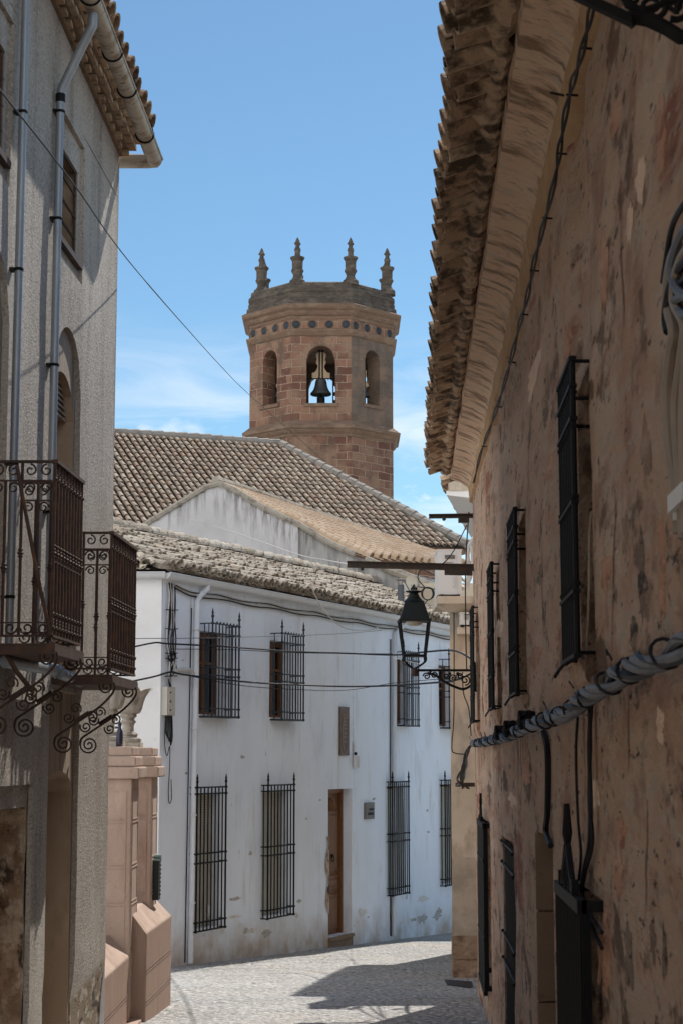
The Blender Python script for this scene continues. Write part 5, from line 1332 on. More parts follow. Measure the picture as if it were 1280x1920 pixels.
# ------------------------------------------------------------------ church: nave roof and tower
def church():
    rd = V((.93, .37, 0)).normalized(); pd = V((.37, -.93, 0)).normalized(); pit = rad(28.5)
    root = thing('church', V((0, 58, -3)), 'church nave with a broad grey brown barrel tile roof under the tower', 'church')
    R0 = at_y(210, 812, 60); R1 = hit(525, 832, R0, pd)          # ridge seen against the sky
    R1 = R0 + rd * (R1 - R0).dot(rd)
    LEN = 8.2 / cos(pit)
    Sd = (pd * cos(pit) - up * sin(pit)).normalized(); N = rd.cross(Sd).normalized(); N = N if N.z > 0 else -N
    ext = 6.0
    O = R0 - rd * ext; rl = (R1 - R0).dot(rd) + ext
    hipk = 3.45 / 8.6
    def inside(u, s): return u < rl + s * cos(pit) * hipk - .05
    W_ = rl + 8.6 * hipk + .2
    mb = MB(); tile_field(mb, O, rd, Sd, N, W_, LEN, .24, .43, inside=inside, jit=.5, seg=6, lift=.035, rad_k=.335)
    roof = mb.build('roof', M['tile_church'], root)
    H1 = O + rd * (rl + 8.6 * hipk) + Sd * LEN; E0 = O + Sd * LEN
    mb = MB(); mb.poly([O - N * .03, R1 - N * .03, H1 - N * .03, E0 - N * .03])
    back = R1 + rd * 3.2 - pd * 8.6 - up * 4.6; O2 = O - pd * 8.6 - up * 4.6
    mb.poly([R1, back, H1 + rd * .4, H1]); mb.poly([O, O2, back, R1])
    mb.build('roof_bed', M['bed_church'], roof)
    # ridge and hip caps in mortar
    mb = MB()
    def line(a, b, r, st):
        n = int((b - a).length / st); d = (b - a).normalized(); rnd = random.Random(4)
        for i in range(n):
            p, q = a + (b - a) * (i / n), a + (b - a) * ((i + 1.1) / n); rr = r * rnd.uniform(.92, 1.08); mb.tube([p + up * .05, q + up * .035], [rr, rr * .86], 8)
    line(R1, O, .17, .42); line(H1 + up * .03, R1, .17, .42)
    mb.build('ridge_tiles', M['mortar_ch'], roof)
    # walls beneath the eave
    mb = MB(); wl = lambda u, z, w: E0 - pd * .55 + rd * u + pd * w + up * (z - E0.z)
    zt = E0.z - .10
    wall_sheet(mb, wl, 0, W_ - .4, -5, zt, (), du=2.0, uvs=True)
    mb.box(wl, (0, zt - .30, .002), (W_ - .3, zt - .12, .22)); mb.box(wl, (0, zt - .12, .002), (W_ - .2, zt + .06, .38))
    e = wl(W_ - .4, 0, 0); f = e - pd * 15 + rd * .5
    mb.poly([V((e.x, e.y, -5)), V((f.x, f.y, -5)), V((f.x, f.y, zt)), V((e.x, e.y, zt))])
    mb.build('wall', M['tower'], root)
M['bed_church'] = layered('church_roof_bed', (.055, .046, .038), rough=.95)
M['mortar_ch'] = layered('church_ridge', (.30, .275, .245), [((.18, .16, .14), 4, O1, .5, .66, .8)], bump=[('n', 8, O1, .6)])
church()

TY = 85.0; TC = at_y(603, 700, TY); TC = V((TC.x, TY, 0)); TR = 3.74
def tz(py, R_=TR): return at_y(603, py, TY - R_ * .924).z
def tower():
    root = thing('church_tower', V((TC.x, TC.y, -4)), 'octagonal red sandstone bell tower with arched openings and eight finials', 'church tower')
    ap = TR * cos(pi / 8); hw = TR * sin(pi / 8)
    z0, zc1, zc2 = -5.0, tz(812), tz(792); zsill = tz(756); zwt = tz(648); zs1, zs2 = tz(628), tz(619); zf = tz(600); zk = tz(573)
    def fr(k, a=ap):
        an = -pi / 2 + k * pi / 4; n = V((cos(an), sin(an), 0)); t = V((-sin(an), cos(an), 0))
        return lambda u, z, w: TC + n * (a + w) + t * u + up * z
    wall = MB(); holes_k = {}
    for k in range(8):
        T = fr(k); wh = .68 if k % 2 == 0 else .50
        h = (-wh, wh, zsill if k % 2 == 0 else zsill + .12, zwt, .66 if k % 2 == 0 else .5, .8); holes_k[k] = h
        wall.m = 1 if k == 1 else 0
        off = k * 3.1
        wall_sheet(wall, T, -hw, hw, zc2 - .05, zs1 + .02, [h], du=.5, uvs=True, disp=lambda u, z: 0)
        wall.m = 0
        wall_sheet(wall, T, -hw, hw, z0, zc1 + .02, (), du=1.4, uvs=True)
        wall_sheet(wall, T, -hw, hw, zs2 - .02, zf + .1, (), du=.8, uvs=True, w=.02)
        ia = ap - .8; ih = ia * math.tan(pi / 8)
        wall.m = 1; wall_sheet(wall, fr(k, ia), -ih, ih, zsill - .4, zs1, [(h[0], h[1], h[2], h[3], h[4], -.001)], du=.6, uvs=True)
    wall.m = 0
    w = wall.build('shaft', [M['tower'], M['tower_grey']], root)
    def oct_(name, prof, m): 
        mb = MB(); mb.lathe(TC, prof, 8, ang0=pi / 8); return mb.build(name, m, root)
    oct_('floor', [(TR - .4, zsill - .5), (TR - .4, zsill - .12)], M['void']); oct_('ceiling', [(TR - .4, zs1 - .02), (TR - .4, zs1 + .25)], M['void'])
    k_ = 1.0
    oct_('string_course', [(TR - .02, zc1 - .16), (TR + .05, zc1 - .14), (TR + .06, zc1 - .02), (TR + .12, zc1), (TR + .24, zc1 + .12), (TR + .25, zc1 + .17), (TR + .36, zc1 + .20), (TR + .38, zc1 + .34), (TR + .32, zc1 + .37), (TR - .02, zc2 + .12)], M['tower_cornice'])
    oct_('string_course', [(TR - .05, zs1 - .1), (TR + .07, zs1 - .03), (TR + .20, zs2 - .06), (TR + .20, zs2 + .02), (TR - .02, zs2 + .1)], M['tower_cornice'])
    oct_('cornice', [(TR - .05, zf + .02), (TR + .05, zf + .05), (TR + .07, zf + .20), (TR + .14, zf + .22), (TR + .22, zf + .32), (TR + .24, zf + .42), (TR + .38, zf + .50), (TR + .42, zf + .56), (TR + .44, zk - .02), (TR + .34, zk + .05), (TR + .1, zk + .1)], M['tower_cornice'])
    zp1, zp2 = tz(548), tz(527)
    mb = MB(); mb.lathe(TC, [(TR + .20, zk + .03), (TR + .18, zk + .30), (TR + .10, zk + .34), (TR + .11, zk + .52), (TR + .04, zk + .56), (TR + .05, zp1), (TR + .10, zp1 + .06), (TR + .08, zp1 + .2), (TR - .02, zp1 + .28), (TR - .04, zp2 - .06), (TR - .14, zp2 + .0), (TR - .6, zp2 + .12), (TR - 1.6, zp2 + .22), (.4, zp2 + .30), (.01, zp2 + .31)], 8, ang0=pi / 8)
    mb.build('parapet', M['tower_dark'], root)
    # glazed bowls set in the frieze
    for k in range(8):
        T = fr(k)
        for u in (-1.17, -.40, .40, 1.17):
            mb = MB(); zc = (zs2 + zf) / 2 + .03; n = 14; r = .185
            rows = [[mb.vert(T(u + rr * cos(2 * pi * q / n), zc + rr * sin(2 * pi * q / n), w_)) for q in range(n)] for rr, w_ in ((.245, .022), (.235, .045), (.19, .045), (.185, .02))]
            for a_, b_ in zip(rows, rows[1:]):
                for q in range(n): mb.face([a_[q], a_[(q + 1) % n], b_[(q + 1) % n], b_[q]])
            mb.m = 1
            rows = [[mb.vert(T(u + rr * cos(2 * pi * q / n), zc + rr * sin(2 * pi * q / n), w_)) for q in range(n)] for rr, w_ in ((.188, .024), (.15, .05), (.08, .07), (.01, .075))]
            for a_, b_ in zip(rows, rows[1:]):
                for q in range(n): mb.face([a_[q], a_[(q + 1) % n], b_[(q + 1) % n], b_[q]])
            mb.build('oculus', [M['tower_cornice'], M['oculus']], root, smooth=False)
    # sills of the openings and the small slit
    for k in (7, 0, 1):
        T = fr(k); h = holes_k[k]; mb = MB(); mb.box(T, (h[0] - .12, h[2] - .16, -.3), (h[1] + .12, h[2] - .003, .06)); mb.build('sill', M['tower_cornice'], root)
    mb = MB(); T = fr(7); mb.box(T, (.62, tz(829), -.2), (.82, tz(812) - .10, .012)); mb.build('slit', M['void'], root)
    # finials on the eight corners
    first = None
    for k in range(8):
        an = -pi / 2 + (k + .5) * pi / 4; c = TC + V((.14, 0, 0)) + V((cos(an), sin(an), 0)) * (TR * .885) + up * (zp2 + (.40 if k in (3, 4) else .12 if k in (2, 5) else .02))
        if first is None:
            mb = MB(); mb.lathe(c, [(.42, -.15), (.40, .06), (.34, .12)], 8, ang0=pi / 8)
            mb.lathe(c, [(.32, .11), (.24, .24), (.20, .34), (.23, .44), (.29, .54), (.30, .62), (.255, .68), (.26, 1.05), (.30, 1.12), (.35, 1.20), (.35, 1.25), (.20, 1.28)], 12)
            sp = [(.15, 1.26), (.14, 1.40), (.135, 1.52), (.155, 1.60), (.15, 1.68), (.105, 1.76), (.10, 1.84), (.125, 1.92), (.125, 2.0), (.08, 2.12), (.02, 2.24)]
            mb.lathe(c, sp, 9)
            for q in range(4):
                a = q * pi / 2 + .4
                for z in (.60, 1.60, 1.93): mb.ball(c + V((cos(a) * .25, sin(a) * .25, z)) if z < 1 else c + V((cos(a) * .12, sin(a) * .12, z)), .055, 6)
            first = mb.build('finial', M['tower_dark'], root); first_c = c
        else:
            o = first.copy(); COL.objects.link(o); o.parent = root; o.location = c - first_c
    return holes_k, fr, zsill, zwt
HK, FR, ZSILL, ZWT = tower()

def bell(k, dr, sc, label, dy=-.15):
    an = -pi / 2 + k * pi / 4; n = V((cos(an), sin(an), 0)); t = V((-sin(an), cos(an), 0))
    base = TC + n * (TR * .924 - dr) + up * (ZSILL + .62)
    root = thing('bell', base, label, 'bell', 'bells in the church tower')
    mb = MB(); s = sc
    mb.lathe(base, [(r * s, z * s) for r, z in ((.50, -.04), (.53, 0), (.52, .05), (.44, .14), (.36, .28), (.31, .45), (.285, .62), (.26, .72), (.20, .76), (.02, .78))], 24)
    for q in range(10): pass
    mb.build('bell_body', M['bronze'], root, smooth=True)
    T = lambda a, z, d: base + t * a * s + n * d * s + up * z * s
    mb = MB()
    out = [(.44, .80), (.44, 1.06), (.30, 1.10), (.20, 1.25), (.15, 1.42), (.22, 1.55), (.25, 1.64), (.19, 1.72), (.23, 1.86), (.25, 1.98), (.20, 2.08), (.08, 2.12)]
    pts = out + [(-a, z) for a, z in reversed(out)]
    mb.prism([T(a, z, -.13) for a, z in pts], [T(a, z, .13) for a, z in pts])
    mb.build('yoke', M['yoke'], root)
    mb = MB()
    for a in (-.075, .075): mb.box(T, (a - .035, .75, .131), (a + .035, 2.16, .16)); mb.ball(T(a, 2.18, .13), .07 * s, 8)
    for a in (-.5, -.36, .36, .5): mb.bar(T(a, .72, .0), T(a, 1.2, .0), .02 * s, 5)
    mb.bar(T(-.72, .80, 0), T(.72, .80, 0), .035 * s, 6)
    for a in (-.1, .1): mb.ball(T(a, .80, .05), .10 * s, 8)
    mb.build('strap', M['iron'], root)
    mb = MB(); mb.bar(base + up * .5 * s, base - up * .2 * s, .03 * s, 6); mb.lathe(base - up * .56 * s, [(.19 * s, 0), (.20 * s, .02), (.20 * s, .40 * s), (.12 * s, .44 * s)], 12); mb.build('clapper', M['iron'], root)
    if k == 0:
        mb = MB()
        for a in (.60, .74): mb.bar(T(a, -.62, .1), T(a, 1.5, .1), .035, 6)
        for z in (-.4, .0, .5): mb.ball(T(.67, z, .1), .10, 6)
        mb.build('striker_rod', M['iron'], root)
bell(0, .95, .96, 'large bronze bell under a pale timber yoke in the front opening of the tower')
bell(1, .62, .62, 'smaller bronze bell in the right hand arched opening of the tower')
bell(7, .75, .62, 'smaller bell in shadow in the left hand arched opening of the tower')

# ------------------------------------------------------------------ cream house beyond the brown one
def cream_house():
    root = thing('cream_house', V((2.4, 24, -1.2)), 'cream rendered house projecting past the end of the brown house', 'house')
    X0, Y0 = 1.385, 22.6
    d2 = FD
    mb = MB()
    Tq = lambda x, z, w: V((X0 + x, Y0 - w, z))
    zt = 3.52
    wall_sheet(mb, Tq, 0, 2.6, .35, zt, (), du=.3, disp=lambda u, z: .008 * nz(u * 2, z * 2) if u > .05 else 0)
    a = V((X0, Y0, 0)); b = a + d2 * 5.5
    mb.poly([V((a.x, a.y, .35)), V((a.x, a.y, zt)), V((b.x, b.y, zt)), V((b.x, b.y, .35))]); 
    mb.poly([V((a.x, a.y, zt)), V((X0 + 2.6, Y0, zt)), V((b.x + 2.6, b.y, zt)), V((b.x, b.y, zt))])
    w = mb.build('wall', M['beige'], root, smooth=True)
    mb = MB(); wall_sheet(mb, Tq, 0, 2.6, -.62, .35, (), du=.12, w=.006, disp=lambda u, z: .015 * nz(u * 4, z * 4)); mb.poly([V((a.x, a.y, -.62)), V((a.x, a.y, .35)), V((b.x, b.y, .35)), V((b.x, b.y, -.62))]); mb.build('worn_dado', M['beige_low'], w, smooth=True)
    mb = MB(); rnd = random.Random(2)
    for r in range(3):
        x = -.0
        while x < 1.6:
            q = rnd.uniform(.25, .5); mb.box(Tq, (x, -1.5 + r * .30, -.2), (x + q - .015, -1.5 + r * .30 + .285, .025 + rnd.uniform(0, .02))); x += q
    mb.box(Tq, (.005, -1.6, -.2), (1.6, -.62, .02)); mb.poly([V((a.x, a.y, -1.8)), V((a.x, a.y, -.62)), V((b.x, b.y, -.62)), V((b.x, b.y, -1.8))])
    mb.build('stone_base', M['rubble'], root)
    mb = MB(); p0 = at_y(820, 1137, 22.2).x - X0; mb.box(Tq, (p0, zt + .004, -.9), (2.6, zt + .10, .42)); mb.prism([Tq(p0 + .15, zt - .08, .005), Tq(2.6, zt - .08, .005), Tq(2.6, zt - .08, .16), Tq(p0 + .15, zt - .08, .16)], [Tq(p0, zt + .002, .005), Tq(2.6, zt + .002, .005), Tq(2.6, zt + .002, .36), Tq(p0, zt + .002, .36)]); mb.build('ledge', M['beige'], root)
    mb = MB(); z2 = at_y(870, 1176, 22.4).z; x2 = at_y(857, 1176, 22.4).x - X0; mb.box(Tq, (x2, z2 - .09, .005), (x2 + .6, z2, .32)); mb.build('bracket_shelf', M['beige'], root)
    # upper house behind with a tiled eave running away
    e0, e1 = V((1.93, 25.0, 5.42)), V((2.74, 30.6, 5.42)); ed = (e1 - e0).normalized(); eo = V((-ed.y, ed.x, 0))
    Tu = lambda u, z, w: e0 + ed * u + eo * w + up * (z - 4.86)
    mb = MB(); wall_sheet(mb, Tu, 0.0, 5.2, -2.5, 4.9, (), du=.4)
    mb.poly([Tu(0, -2.5, 0), Tu(0, 4.95, 0), Tu(0, 5.6, -2), Tu(0, 5.0, -4), Tu(0, -2.5, -4)])
    mb.prism([Tu(-.02, 4.84, .40), Tu(-.02, 4.84, -.6), Tu(-.02, 5.30, -.6), Tu(-.02, 4.95, .40)], [Tu(.10, 4.84, .40), Tu(.10, 4.84, -.6), Tu(.10, 5.30, -.6), Tu(.10, 4.95, .40)])
    mb.build('upper_wall', M['beige'], root)
    mb = MB(); mb.prism([Tu(0, 4.72, .0), Tu(5.2, 4.72, .0), Tu(5.2, 4.78, .43), Tu(0, 4.78, .43)], [Tu(0, 4.92, .0), Tu(5.2, 4.92, .0), Tu(5.2, 4.84, .43), Tu(0, 4.84, .43)]); mb.build('eave_soffit', M['white_end'], root)
    pit = rad(19); Sd = eo * cos(pit) - up * sin(pit); N = ed.cross(Sd); N = N if N.z > 0 else -N
    O = Tu(0, 4.97, .46) - Sd * 2.6
    mb = MB(); tile_field(mb, O, ed, Sd, N, 5.2, 2.6, .21, .38, jit=1.1, pans=True, lift=.04, rad_k=.44); r = mb.build('roof', M['tile_right'], root)
    mb = MB(); q = lambda u, s, nn: O + ed * u + Sd * s + N * nn; mb.box(q, (0, 0, -.10), (5.2, 2.45, -.02)); mb.build('roof_bed', M['pan'], r)
    # low parapet block standing behind the white roof
    pa = at_y(786, 1137, 37); pb = at_y(846, 1137, 37); zt2 = at_y(800, 1097, 37).z
    mb = MB(); mb.box(lambda x, y, z: V((x, y, z)), (pa.x, 36.6, -2), (pb.x + 3, 39.5, zt2)); mb.build('rear_block', M['beige'], root)
    return X0, Y0, zt
CX0, CY0, CZT = cream_house()
def ac(px0, px1, py0, py1, y, dep, label, pipes):
    a = at_y(px0, py1, y); b = at_y(px1, py0, y)
    root = thing('air_conditioner', ((a.x + b.x) / 2, y + dep / 2, a.z), label, 'air conditioner', 'outdoor air conditioner units')
    T = lambda x, yy, z: V((x, yy, z))
    w = b.x - a.x; h = b.z - a.z
    mb = MB(); mb.box(T, (a.x, y, a.z + .03), (b.x, y + dep, b.z - .02)); mb.box(T, (a.x - .008, y - .008, b.z - .0199), (b.x + .008, y + dep, b.z)); body = mb.build('casing', M['ac'], root)
    mb = MB(); mb.box(T, (a.x + w * .30, y - .014, a.z + h * .80), (a.x + w * .72, y - .002, a.z + h * .88)); 
    for k in range(5): mb.box(T, (a.x + w * .30, y - .008, a.z + h * (.52 + k * .05)), (a.x + w * .66, y - .002, a.z + h * (.53 + k * .05)))
    mb.build('panel_slot', M['grey_metal'], body)
    mb = MB(); mb.box(T, (a.x + w * .62, y - .012, a.z + h * .2), (a.x + w * .72, y - .002, a.z + h * .42)); mb.box(T, (a.x + w * .80, y - .006, a.z + .05), (a.x + w * .82, y - .002, b.z - .03)); mb.build('panel_grip', M['wgutter'], body)
    mb = MB()
    for x in (a.x + w * .15, b.x - w * .15): mb.box(T, (x - .02, y - .03, a.z - .0), (x + .02, y + dep, a.z + .029))
    mb.build('foot', M['iron'], root)
    if pipes:
        mb = MB(); x = b.x
        mb.tube(smooth_path([T(x - .02, y + .1, a.z + .15), T(x + .06, y + .05, a.z + .12), T(x + .10, y + .05, a.z + .35), T(x + .08, y + .05, b.z - .05), T(x + .14, y + .08, b.z + .12), T(x + .22, y + .2, b.z + .18)], 6), .03, 8)
        mb.tube(smooth_path([T(x, y + .1, a.z + .25), T(x + .09, y + .02, a.z + .2), T(x + .14, y + .02, a.z + .4), T(x + .13, y + .02, b.z + .05)], 6), .024, 8)
        mb.build('pipe', M['cable_white'], root, smooth=True)
ac(820, 864, 1030, 1119, 22.25, .7, 'white outdoor air conditioner with white pipes standing on the upper ledge', True)
ac(862, 886, 1148, 1176, 22.28, .26, 'small white outdoor air conditioner on the lower shelf under the ledge', False)

# satellite dish and coil behind the lamp
c = at_y(770, 1098, 36.2)
root = thing('satellite_dish', c, 'round beige satellite dish above the white roof behind the street lamp', 'satellite dish')
mb = MB(); n = 20; ax = V((-.55, -.8, .25)).normalized(); t1 = ax.cross(up).normalized(); t2 = t1.cross(ax)
rows = [[mb.vert(c + (t1 * cos(2 * pi * k / n) + t2 * sin(2 * pi * k / n)) * r + ax * h) for k in range(n)] for r, h in ((.19, .06), (.14, .025), (.07, .006), (.01, 0))]
for a_, b_ in zip(rows, rows[1:]):
    for k in range(n): mb.face([a_[k], a_[(k + 1) % n], b_[(k + 1) % n], b_[k]])
mb.build('dish', M['plastic'], root, smooth=True)
mb = MB(); mb.bar(c - up * .18, c + ax * .26, .012, 5); mb.ball(c + ax * .26, .03, 6); mb.bar(c - ax * .02, c - ax * .02 - up * .5, .02, 6); mb.bar(c, c + V((.55, .3, -.05)), .018, 5); mb.build('arm', M['grey_metal'], root)
c = at_y(801, 1113, 36.2); mb = MB()
for q in range(3): mb.tube([c + V((cos(t) * (.11 + q * .01), -.02 * q, sin(t) * .13)) for t in [2 * pi * i / 18 for i in range(19)]], .014, 5)
mb.tube(smooth_path([c + V((-.05, 0, .12)), c + V((-.2, 0, .32)), c + V((-.10, 0, .5)), c + V((.25, 0, .32))], 5), .012, 5)
mb.tube(smooth_path([c + V((0, 0, -.13)), c + V((-.12, 0, -.3)), c + V((-.14, 0, -.4))], 4), .010, 5)
tag(mb.build('cable_coil', M['cable'], smooth=True), 'coil of black cable hung on the cream wall beside the satellite dish', 'cable')

# ------------------------------------------------------------------ iron beams and street lamp at the end of the brown house
def beam(px0, px1, py0, py1, y, h, label, flange):
    a, b = at_y(px0, py0, y), at_y(px1, py1, y); b = b + (b - a).normalized() * .25
    root = thing('iron_beam', b, label, 'beam', 'rusty beams jutting from the brown house'); d = (b - a).normalized()
    T = lambda u, yy, z: a + d * u + V((0, yy, 0)) + up * z
    ln = (b - a).length; mb = MB()
    mb.box(T, (0, -.035, h / 2 - .012), (ln, .035, h / 2)); mb.box(T, (0, -.035, -h / 2), (ln, .035, -h / 2 + .012)); mb.box(T, (.002, -.014, -h / 2 + .012), (ln, -.004, h / 2 - .012))
    mb.build('girder', M['beam'], root)
    mb = MB(); mb.box(T, (ln - flange - .25, -.04, -h / 2 - .055), (ln - .25, .03, -h / 2 - .001)); mb.ball(T(.17, -.01, -h / 2 - .012), .022, 7)
    for u in (ln - .32, ln - flange - .22): mb.ball(T(u, -.045, -h / 2 - .02), .012, 6)
    mb.build('plate', M['beam'], root)
M['beam'] = layered('brown_weathered_iron', (.055, .042, .035), [((.10, .06, .04), 12, O1, .52, .66, .7), ((.10, .09, .08), 7, O1, .58, .7, .5)], rough=.75, bump=[('n', 40, O1, .4)], bdist=.004)
beam(650, 884, 1058, 1064, 19.7, .072, 'long rusty iron beam jutting over the street from the brown house, above the lamp', .31)
beam(803, 878, 968, 967, 19.75, .046, 'short rusty iron beam stub near the tiled eave at the house end', .12)
def street_lamp():
    y = 19.45
    P = lambda px, py, dy=0: at_y(px, py, y + dy)
    c = P(776, 1232); k = y * 1.0 / FPX
    root = thing('street_lamp', P(884, 1290), 'black lantern street lamp on a scrolled bracket at the corner of the brown house', 'street lamp')
    rot = rad(1.5)
    def sq(r, z): return [c + V((r * 1.414 * cos(rot + pi / 4 + q * pi / 2), r * 1.414 * sin(rot + pi / 4 + q * pi / 2), z)) for q in range(4)]
    zb, zr = P(776, 1228).z - c.z, P(776, 1166).z - c.z
    zc, zt = P(776, 1128).z - c.z, P(776, 1112).z - c.z
    rb, rr = 20 * k, 28 * k
    mb = MB()
    mb.prism(sq(rr + .012, zr - .0), sq(rr + .012, zr + .022)); mb.prism(sq(rr - .004, zr + .0221), sq(rr * .60, zc))
    mb.lathe(c, [(rr * .74, zc - .002), (rr * .55, zc + .02), (rr * .36, zc + .06), (rr * .28, zt - .0), (rr * .55, zt + .012), (rr * .58, zt + .022), (rr * .25, zt + .03), (rr * .22, zt + .055), (rr * .10, zt + .08), (.004, zt + .10)], 14)
    lant = mb.build('lantern_cap', M['lampcap'], root)
    mb = MB()
    mb.prism(sq(rb + .01, zb - .02), sq(rb + .01, zb))
    for q in range(4): mb.bar(sq(rb, zb)[q], sq(rr - .004, zr)[q], .013, 6)
    for q in range(4):
        p = sq(rb, zb - .02)[q]; mid = c + (p - c) * .62; mid.z = c.z + zb - .11
        mb.tube(smooth_path([p, p - up * .05, mid, c + up * (zb - .155)], 4), .011, 6)
    mb.build('lantern_frame', M['iron'], root)
    mb = MB()
    for q in range(4):
        a0, a1 = sq(rb - .006, zb), sq(rr - .012, zr); b_ = (q + 1) % 4
    mb.build('x', M['iron'], root) if False else None
    mb = MB(); mb.lathe(c + up * (zr - .045), [(.05, 0), (.085, .015), (.095, .044)], 14); mb.build('lamp_diffuser', M['lampglass'], root, smooth=True)
    mb = MB(); mb.lathe(c, [(.035, zb - .235), (.045, zb - .22), (.038, zb - .19), (.04, zb - .165), (.03, zb - .145)], 10); mb.build('lamp_socket', M['rust'], root, smooth=True)
    # bracket
    mb = MB(); a, b = P(776, 1257), P(890, 1258)
    mb.box(lambda u, yy, z: a + V((u, yy, z)), (0, -.012, -.012), ((b - a).x, .012, .014))
    mb.tube(smooth_path([P(800, 1262), P(815, 1266), P(832, 1278), P(850, 1287), P(868, 1292), P(884, 1284)], 5), .016, 6)
    pl = P(888, 1280); mb.box(lambda u, yy, z: pl + V((u, yy, z)), (-.015, -.03, -.10), (.03, .03, .22))
    arm = mb.build('bracket_arm', M['iron'], root)
    mb = MB(); T = lambda x, z: P(x, z)
    for cx, cy, r, a0, sg in ((799, 1268, 7, pi, 1), (813, 1266, 6, 0, -1), (849, 1271, 8, pi / 2, 1), (836, 1268, 6, 0, 1), (871, 1275, 10, pi / 2, -1), (861, 1268, 6, pi, 1)): mb.tube(spiral(T, cx, cy, r, 1.5, a0, sg, 18, .2), .0085, 5)
    for q in ((806, 1258), (825, 1262), (842, 1263), (857, 1263)): mb.ball(P(*q), .018, 6)
    mb.build('bracket_scroll', M['iron'], arm, smooth=True)
M['lampcap'] = layered('dark_green_black_paint', (.010, .014, .016), rough=.55)
street_lamp()
# drain cover in the street
g = [hit(px, py, (0, 0, .006), V((0, .05, 1))) for px, py in ((832, 1838), (884, 1842), (882, 1852), (837, 1847))]
mb = MB(); mb.prism(g, [p + up * .012 for p in g])
d0 = (g[1] - g[0]); d1 = (g[3] - g[0])
g = [p - up * .006 for p in g]
root = None
for i in range(9):
    t = .06 + i * .1; q = g[0] + d0 * t + up * .0125; mb.prism([q, q + d0 * .05, q + d0 * .05 + d1 * .95, q + d1 * .95], [p + up * .006 for p in (q, q + d0 * .05, q + d0 * .05 + d1 * .95, q + d1 * .95)])
tag(mb.build('drain_cover', M['drain']), 'dark rectangular iron drain cover in the shaded paving by the cream house', 'drain cover')

# ------------------------------------------------------------------ wires across the street
a, m1, b = at_y(-60, 95, 7.5), None, None
ys = [7.5, 8.4, 10.6, 13.2, 18, 27, 36, 46, 55.5]
px = [(-60, 95), (0, 168), (135, 340), (215, 455), (280, 535), (350, 615), (415, 687), (470, 742), (610, 866)]
cable('wire', [at_y(x, y, d) for (x, y), d in zip(px, ys)], [.005 if d < 14 else .007 for d in [ys[min(i // 6, 8)] for i in range(49)]], 'cable', 'long black wire slanting down across the sky from upper left to the church roof', 'wire')
def span(px_, w0, w1, r, m, label, dsag=.02, extra=None, grp='wires strung across the white facade'):
    pts = [P for P in px_]
    cable('wire', pts, r, m, label, 'wire', grp)
RC = lambda px, py, y=19.9: at_y(px, py, y)
LC = lambda px, py, y=15.2: at_y(px, py, y)
FPT = lambda px, py, w=.28: on_f([(px, py)], w)[0]
span([at_y(90, 1232, 24.02), at_y(205, 1222, 24.02), at_y(255, 1212, 24.02), at_y(292, 1205, 24.02), FPT(316, 1207, .06), FPT(400, 1211, .25), FPT(470, 1216, .3), FPT(560, 1222, .4), FPT(650, 1225, .9), FPT(740, 1228, 2.0), at_y(800, 1222, 24), at_y(850, 1220, 21), RC(884, 1236, 19.8)], 0, 0, .0125, 'cable', 'upper thick black cable strung across the white facade to the lamp corner')
span([at_y(90, 1296, 24.02), at_y(205, 1285, 24.02), at_y(255, 1276, 24.02), at_y(292, 1268, 24.02), FPT(320, 1260, .06), FPT(340, 1264, .12), FPT(400, 1272, .25), FPT(480, 1280, .3), FPT(560, 1284, .4), FPT(640, 1287, .9), FPT(720, 1286, 1.6), at_y(800, 1281, 25), at_y(850, 1276, 21), RC(884, 1262, 19.8)], 0, 0, .013, 'cable', 'lower thick black cable strung across the white facade below the windows')
span([at_y(90, 1198, 24.0), at_y(292, 1197, 24.0), FPT(400, 1196, .25), FPT(540, 1192, .3), FPT(640, 1188, .4), FPT(715, 1182, .2)], 0, 0, .006, 'cable_grey', 'thin wire crossing the white facade just under the upper grille tops')
span([FPT(322, 1217, .08), FPT(430, 1218, .25), FPT(560, 1224, .5), FPT(735, 1226, 1.9)], 0, 0, .006, 'cable', 'thin wire running just beneath the upper thick cable on the facade')
span([FPT(340, 1264, .1), FPT(450, 1285, .25), FPT(560, 1293, .3), FPT(650, 1294, .4), FPT(735, 1281, .6), FPT(800, 1275, 1.4), RC(870, 1270, 20.2)], 0, 0, .006, 'cable', 'thin wire hanging a little below the lower thick cable on the facade')
span([FPT(735, 1233, .3), FPT(790, 1246, .6), at_y(840, 1258, 24), RC(876, 1268, 20)], 0, 0, .006, 'cable_white', 'short pale wire slanting down behind the lantern to its bracket')
span([FPT(584, 1102, .25), FPT(604, 1140, .25), FPT(630, 1168, .2), FPT(655, 1180, .15), FPT(690, 1182, .1), FPT(708, 1176, .1)], 0, 0, .010, 'cable_white', 'white cable looping down from the white roof edge over the facade')
span([at_y(324, 968, 41.2), at_y(400, 986, 40), at_y(480, 1012, 36), at_y(560, 1040, 30), at_y(610, 1050, 25), at_y(655, 1058, 19.8)], 0, 0, .010, 'cable_white', 'thin white wire slanting across the stained gable to the long beam', grp='')
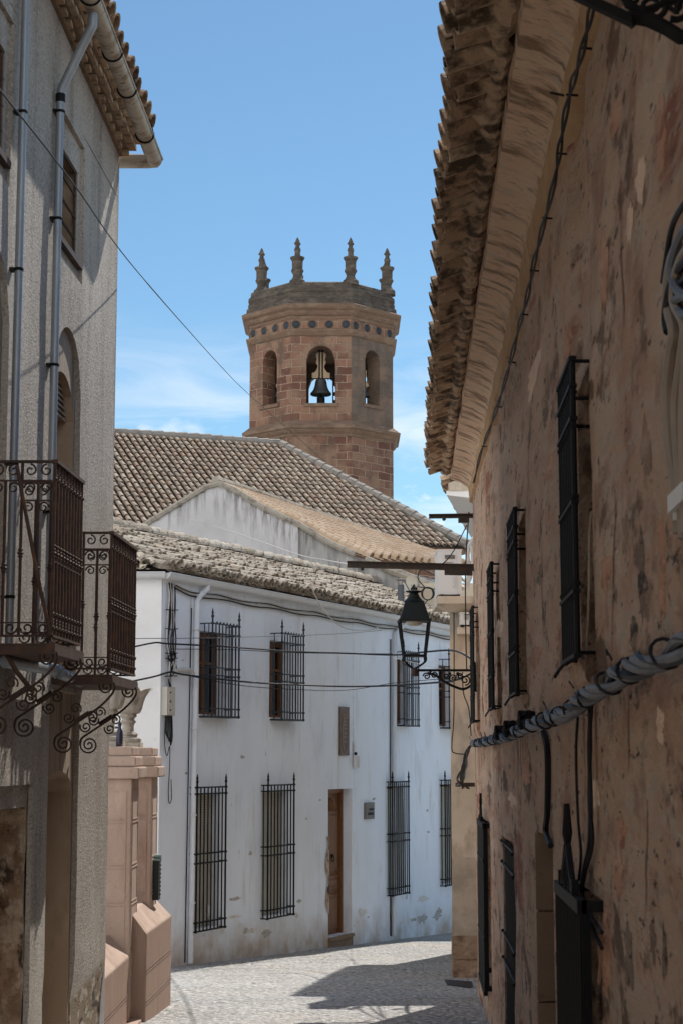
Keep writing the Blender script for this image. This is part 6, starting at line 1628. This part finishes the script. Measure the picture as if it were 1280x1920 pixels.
# conduit sleeve near the corner
mb = MB(); mb.tube(smooth_path(on_f([(330, 1258), (345, 1256), (358, 1258), (362, 1266)], .07), 4), .035, 8); tag(mb.build('cable_sleeve', M['cable_white'], smooth=True), 'short pale wrapped sleeve on the lower cable beside the downpipe', 'cable sleeve')
# drop cables at the end of the brown wall
root = thing('cable_tangle', R(19.95, 1.4, .05), 'tangle of black cables dropping from the bundle end onto the cream wall', 'cables')
rnd = random.Random(17)
for k in range(8):
    mb = MB(); mb.tube(smooth_path([at_y(885 - k, 1394 + k, 19.9), at_y(874 + rnd.uniform(-3, 3), 1412, 20.3), at_y(868 + rnd.uniform(-5, 5), 1440, 21), at_y(861 + rnd.uniform(-6, 8), 1462, 21.8), at_y(856 + k * 3.2, 1474 + rnd.uniform(-4, 5), 22.3)], 5), .011, 5)
    mb.build('cable', M['cable' if k % 4 else 'cable_grey'], root, smooth=True)
mb = MB(); mb.box(lambda x, y, z: at_y(853, 1472, 22.35) + V((x, y, z)), (0, -.03, -.02), (.24, .03, .03)); mb.build('rack', M['rust'], root)
for i, q in enumerate((([(878, 960), (872, 1060), (872, 1180), (874, 1258)], 'thin black cable dropping from the short beam past the air conditioners'), ([(874, 985), (845, 1040), (818, 1066)], 'thin dark stay wire slanting from the short beam to the long one'), ([(866, 1260), (868, 1300), (878, 1330), (882, 1380)], 'thin loose cable below the lamp bracket on the cream wall'), ([(850, 1130), (850, 1330), (846, 1400), (852, 1412), (872, 1414)], 'thin cable running down the edge of the cream wall and hooking right'))):
    d_ = (20.1, 19.9, 20.2, 22.52)[i]
    cable('cable', [at_y(x, y, d_) for x, y in q[0]], (.008, .007, .007, .008)[i], 'cable', q[1], group='thin cables at the cream house corner')
p = at_y(876, 1340, 20.6); mb = MB(); mb.box(lambda x, y, z: p + V((x, y, z)), (-.05, -.03, -.10), (.03, .03, -.02)); mb.box(lambda x, y, z: p + V((x, y, z)), (-.06, -.04, -.0199), (.035, .03, -.01)); tag(mb.build('junction_box', M['plastic']), 'little grey connection box by the far barred window above the cable tangle', 'junction box')
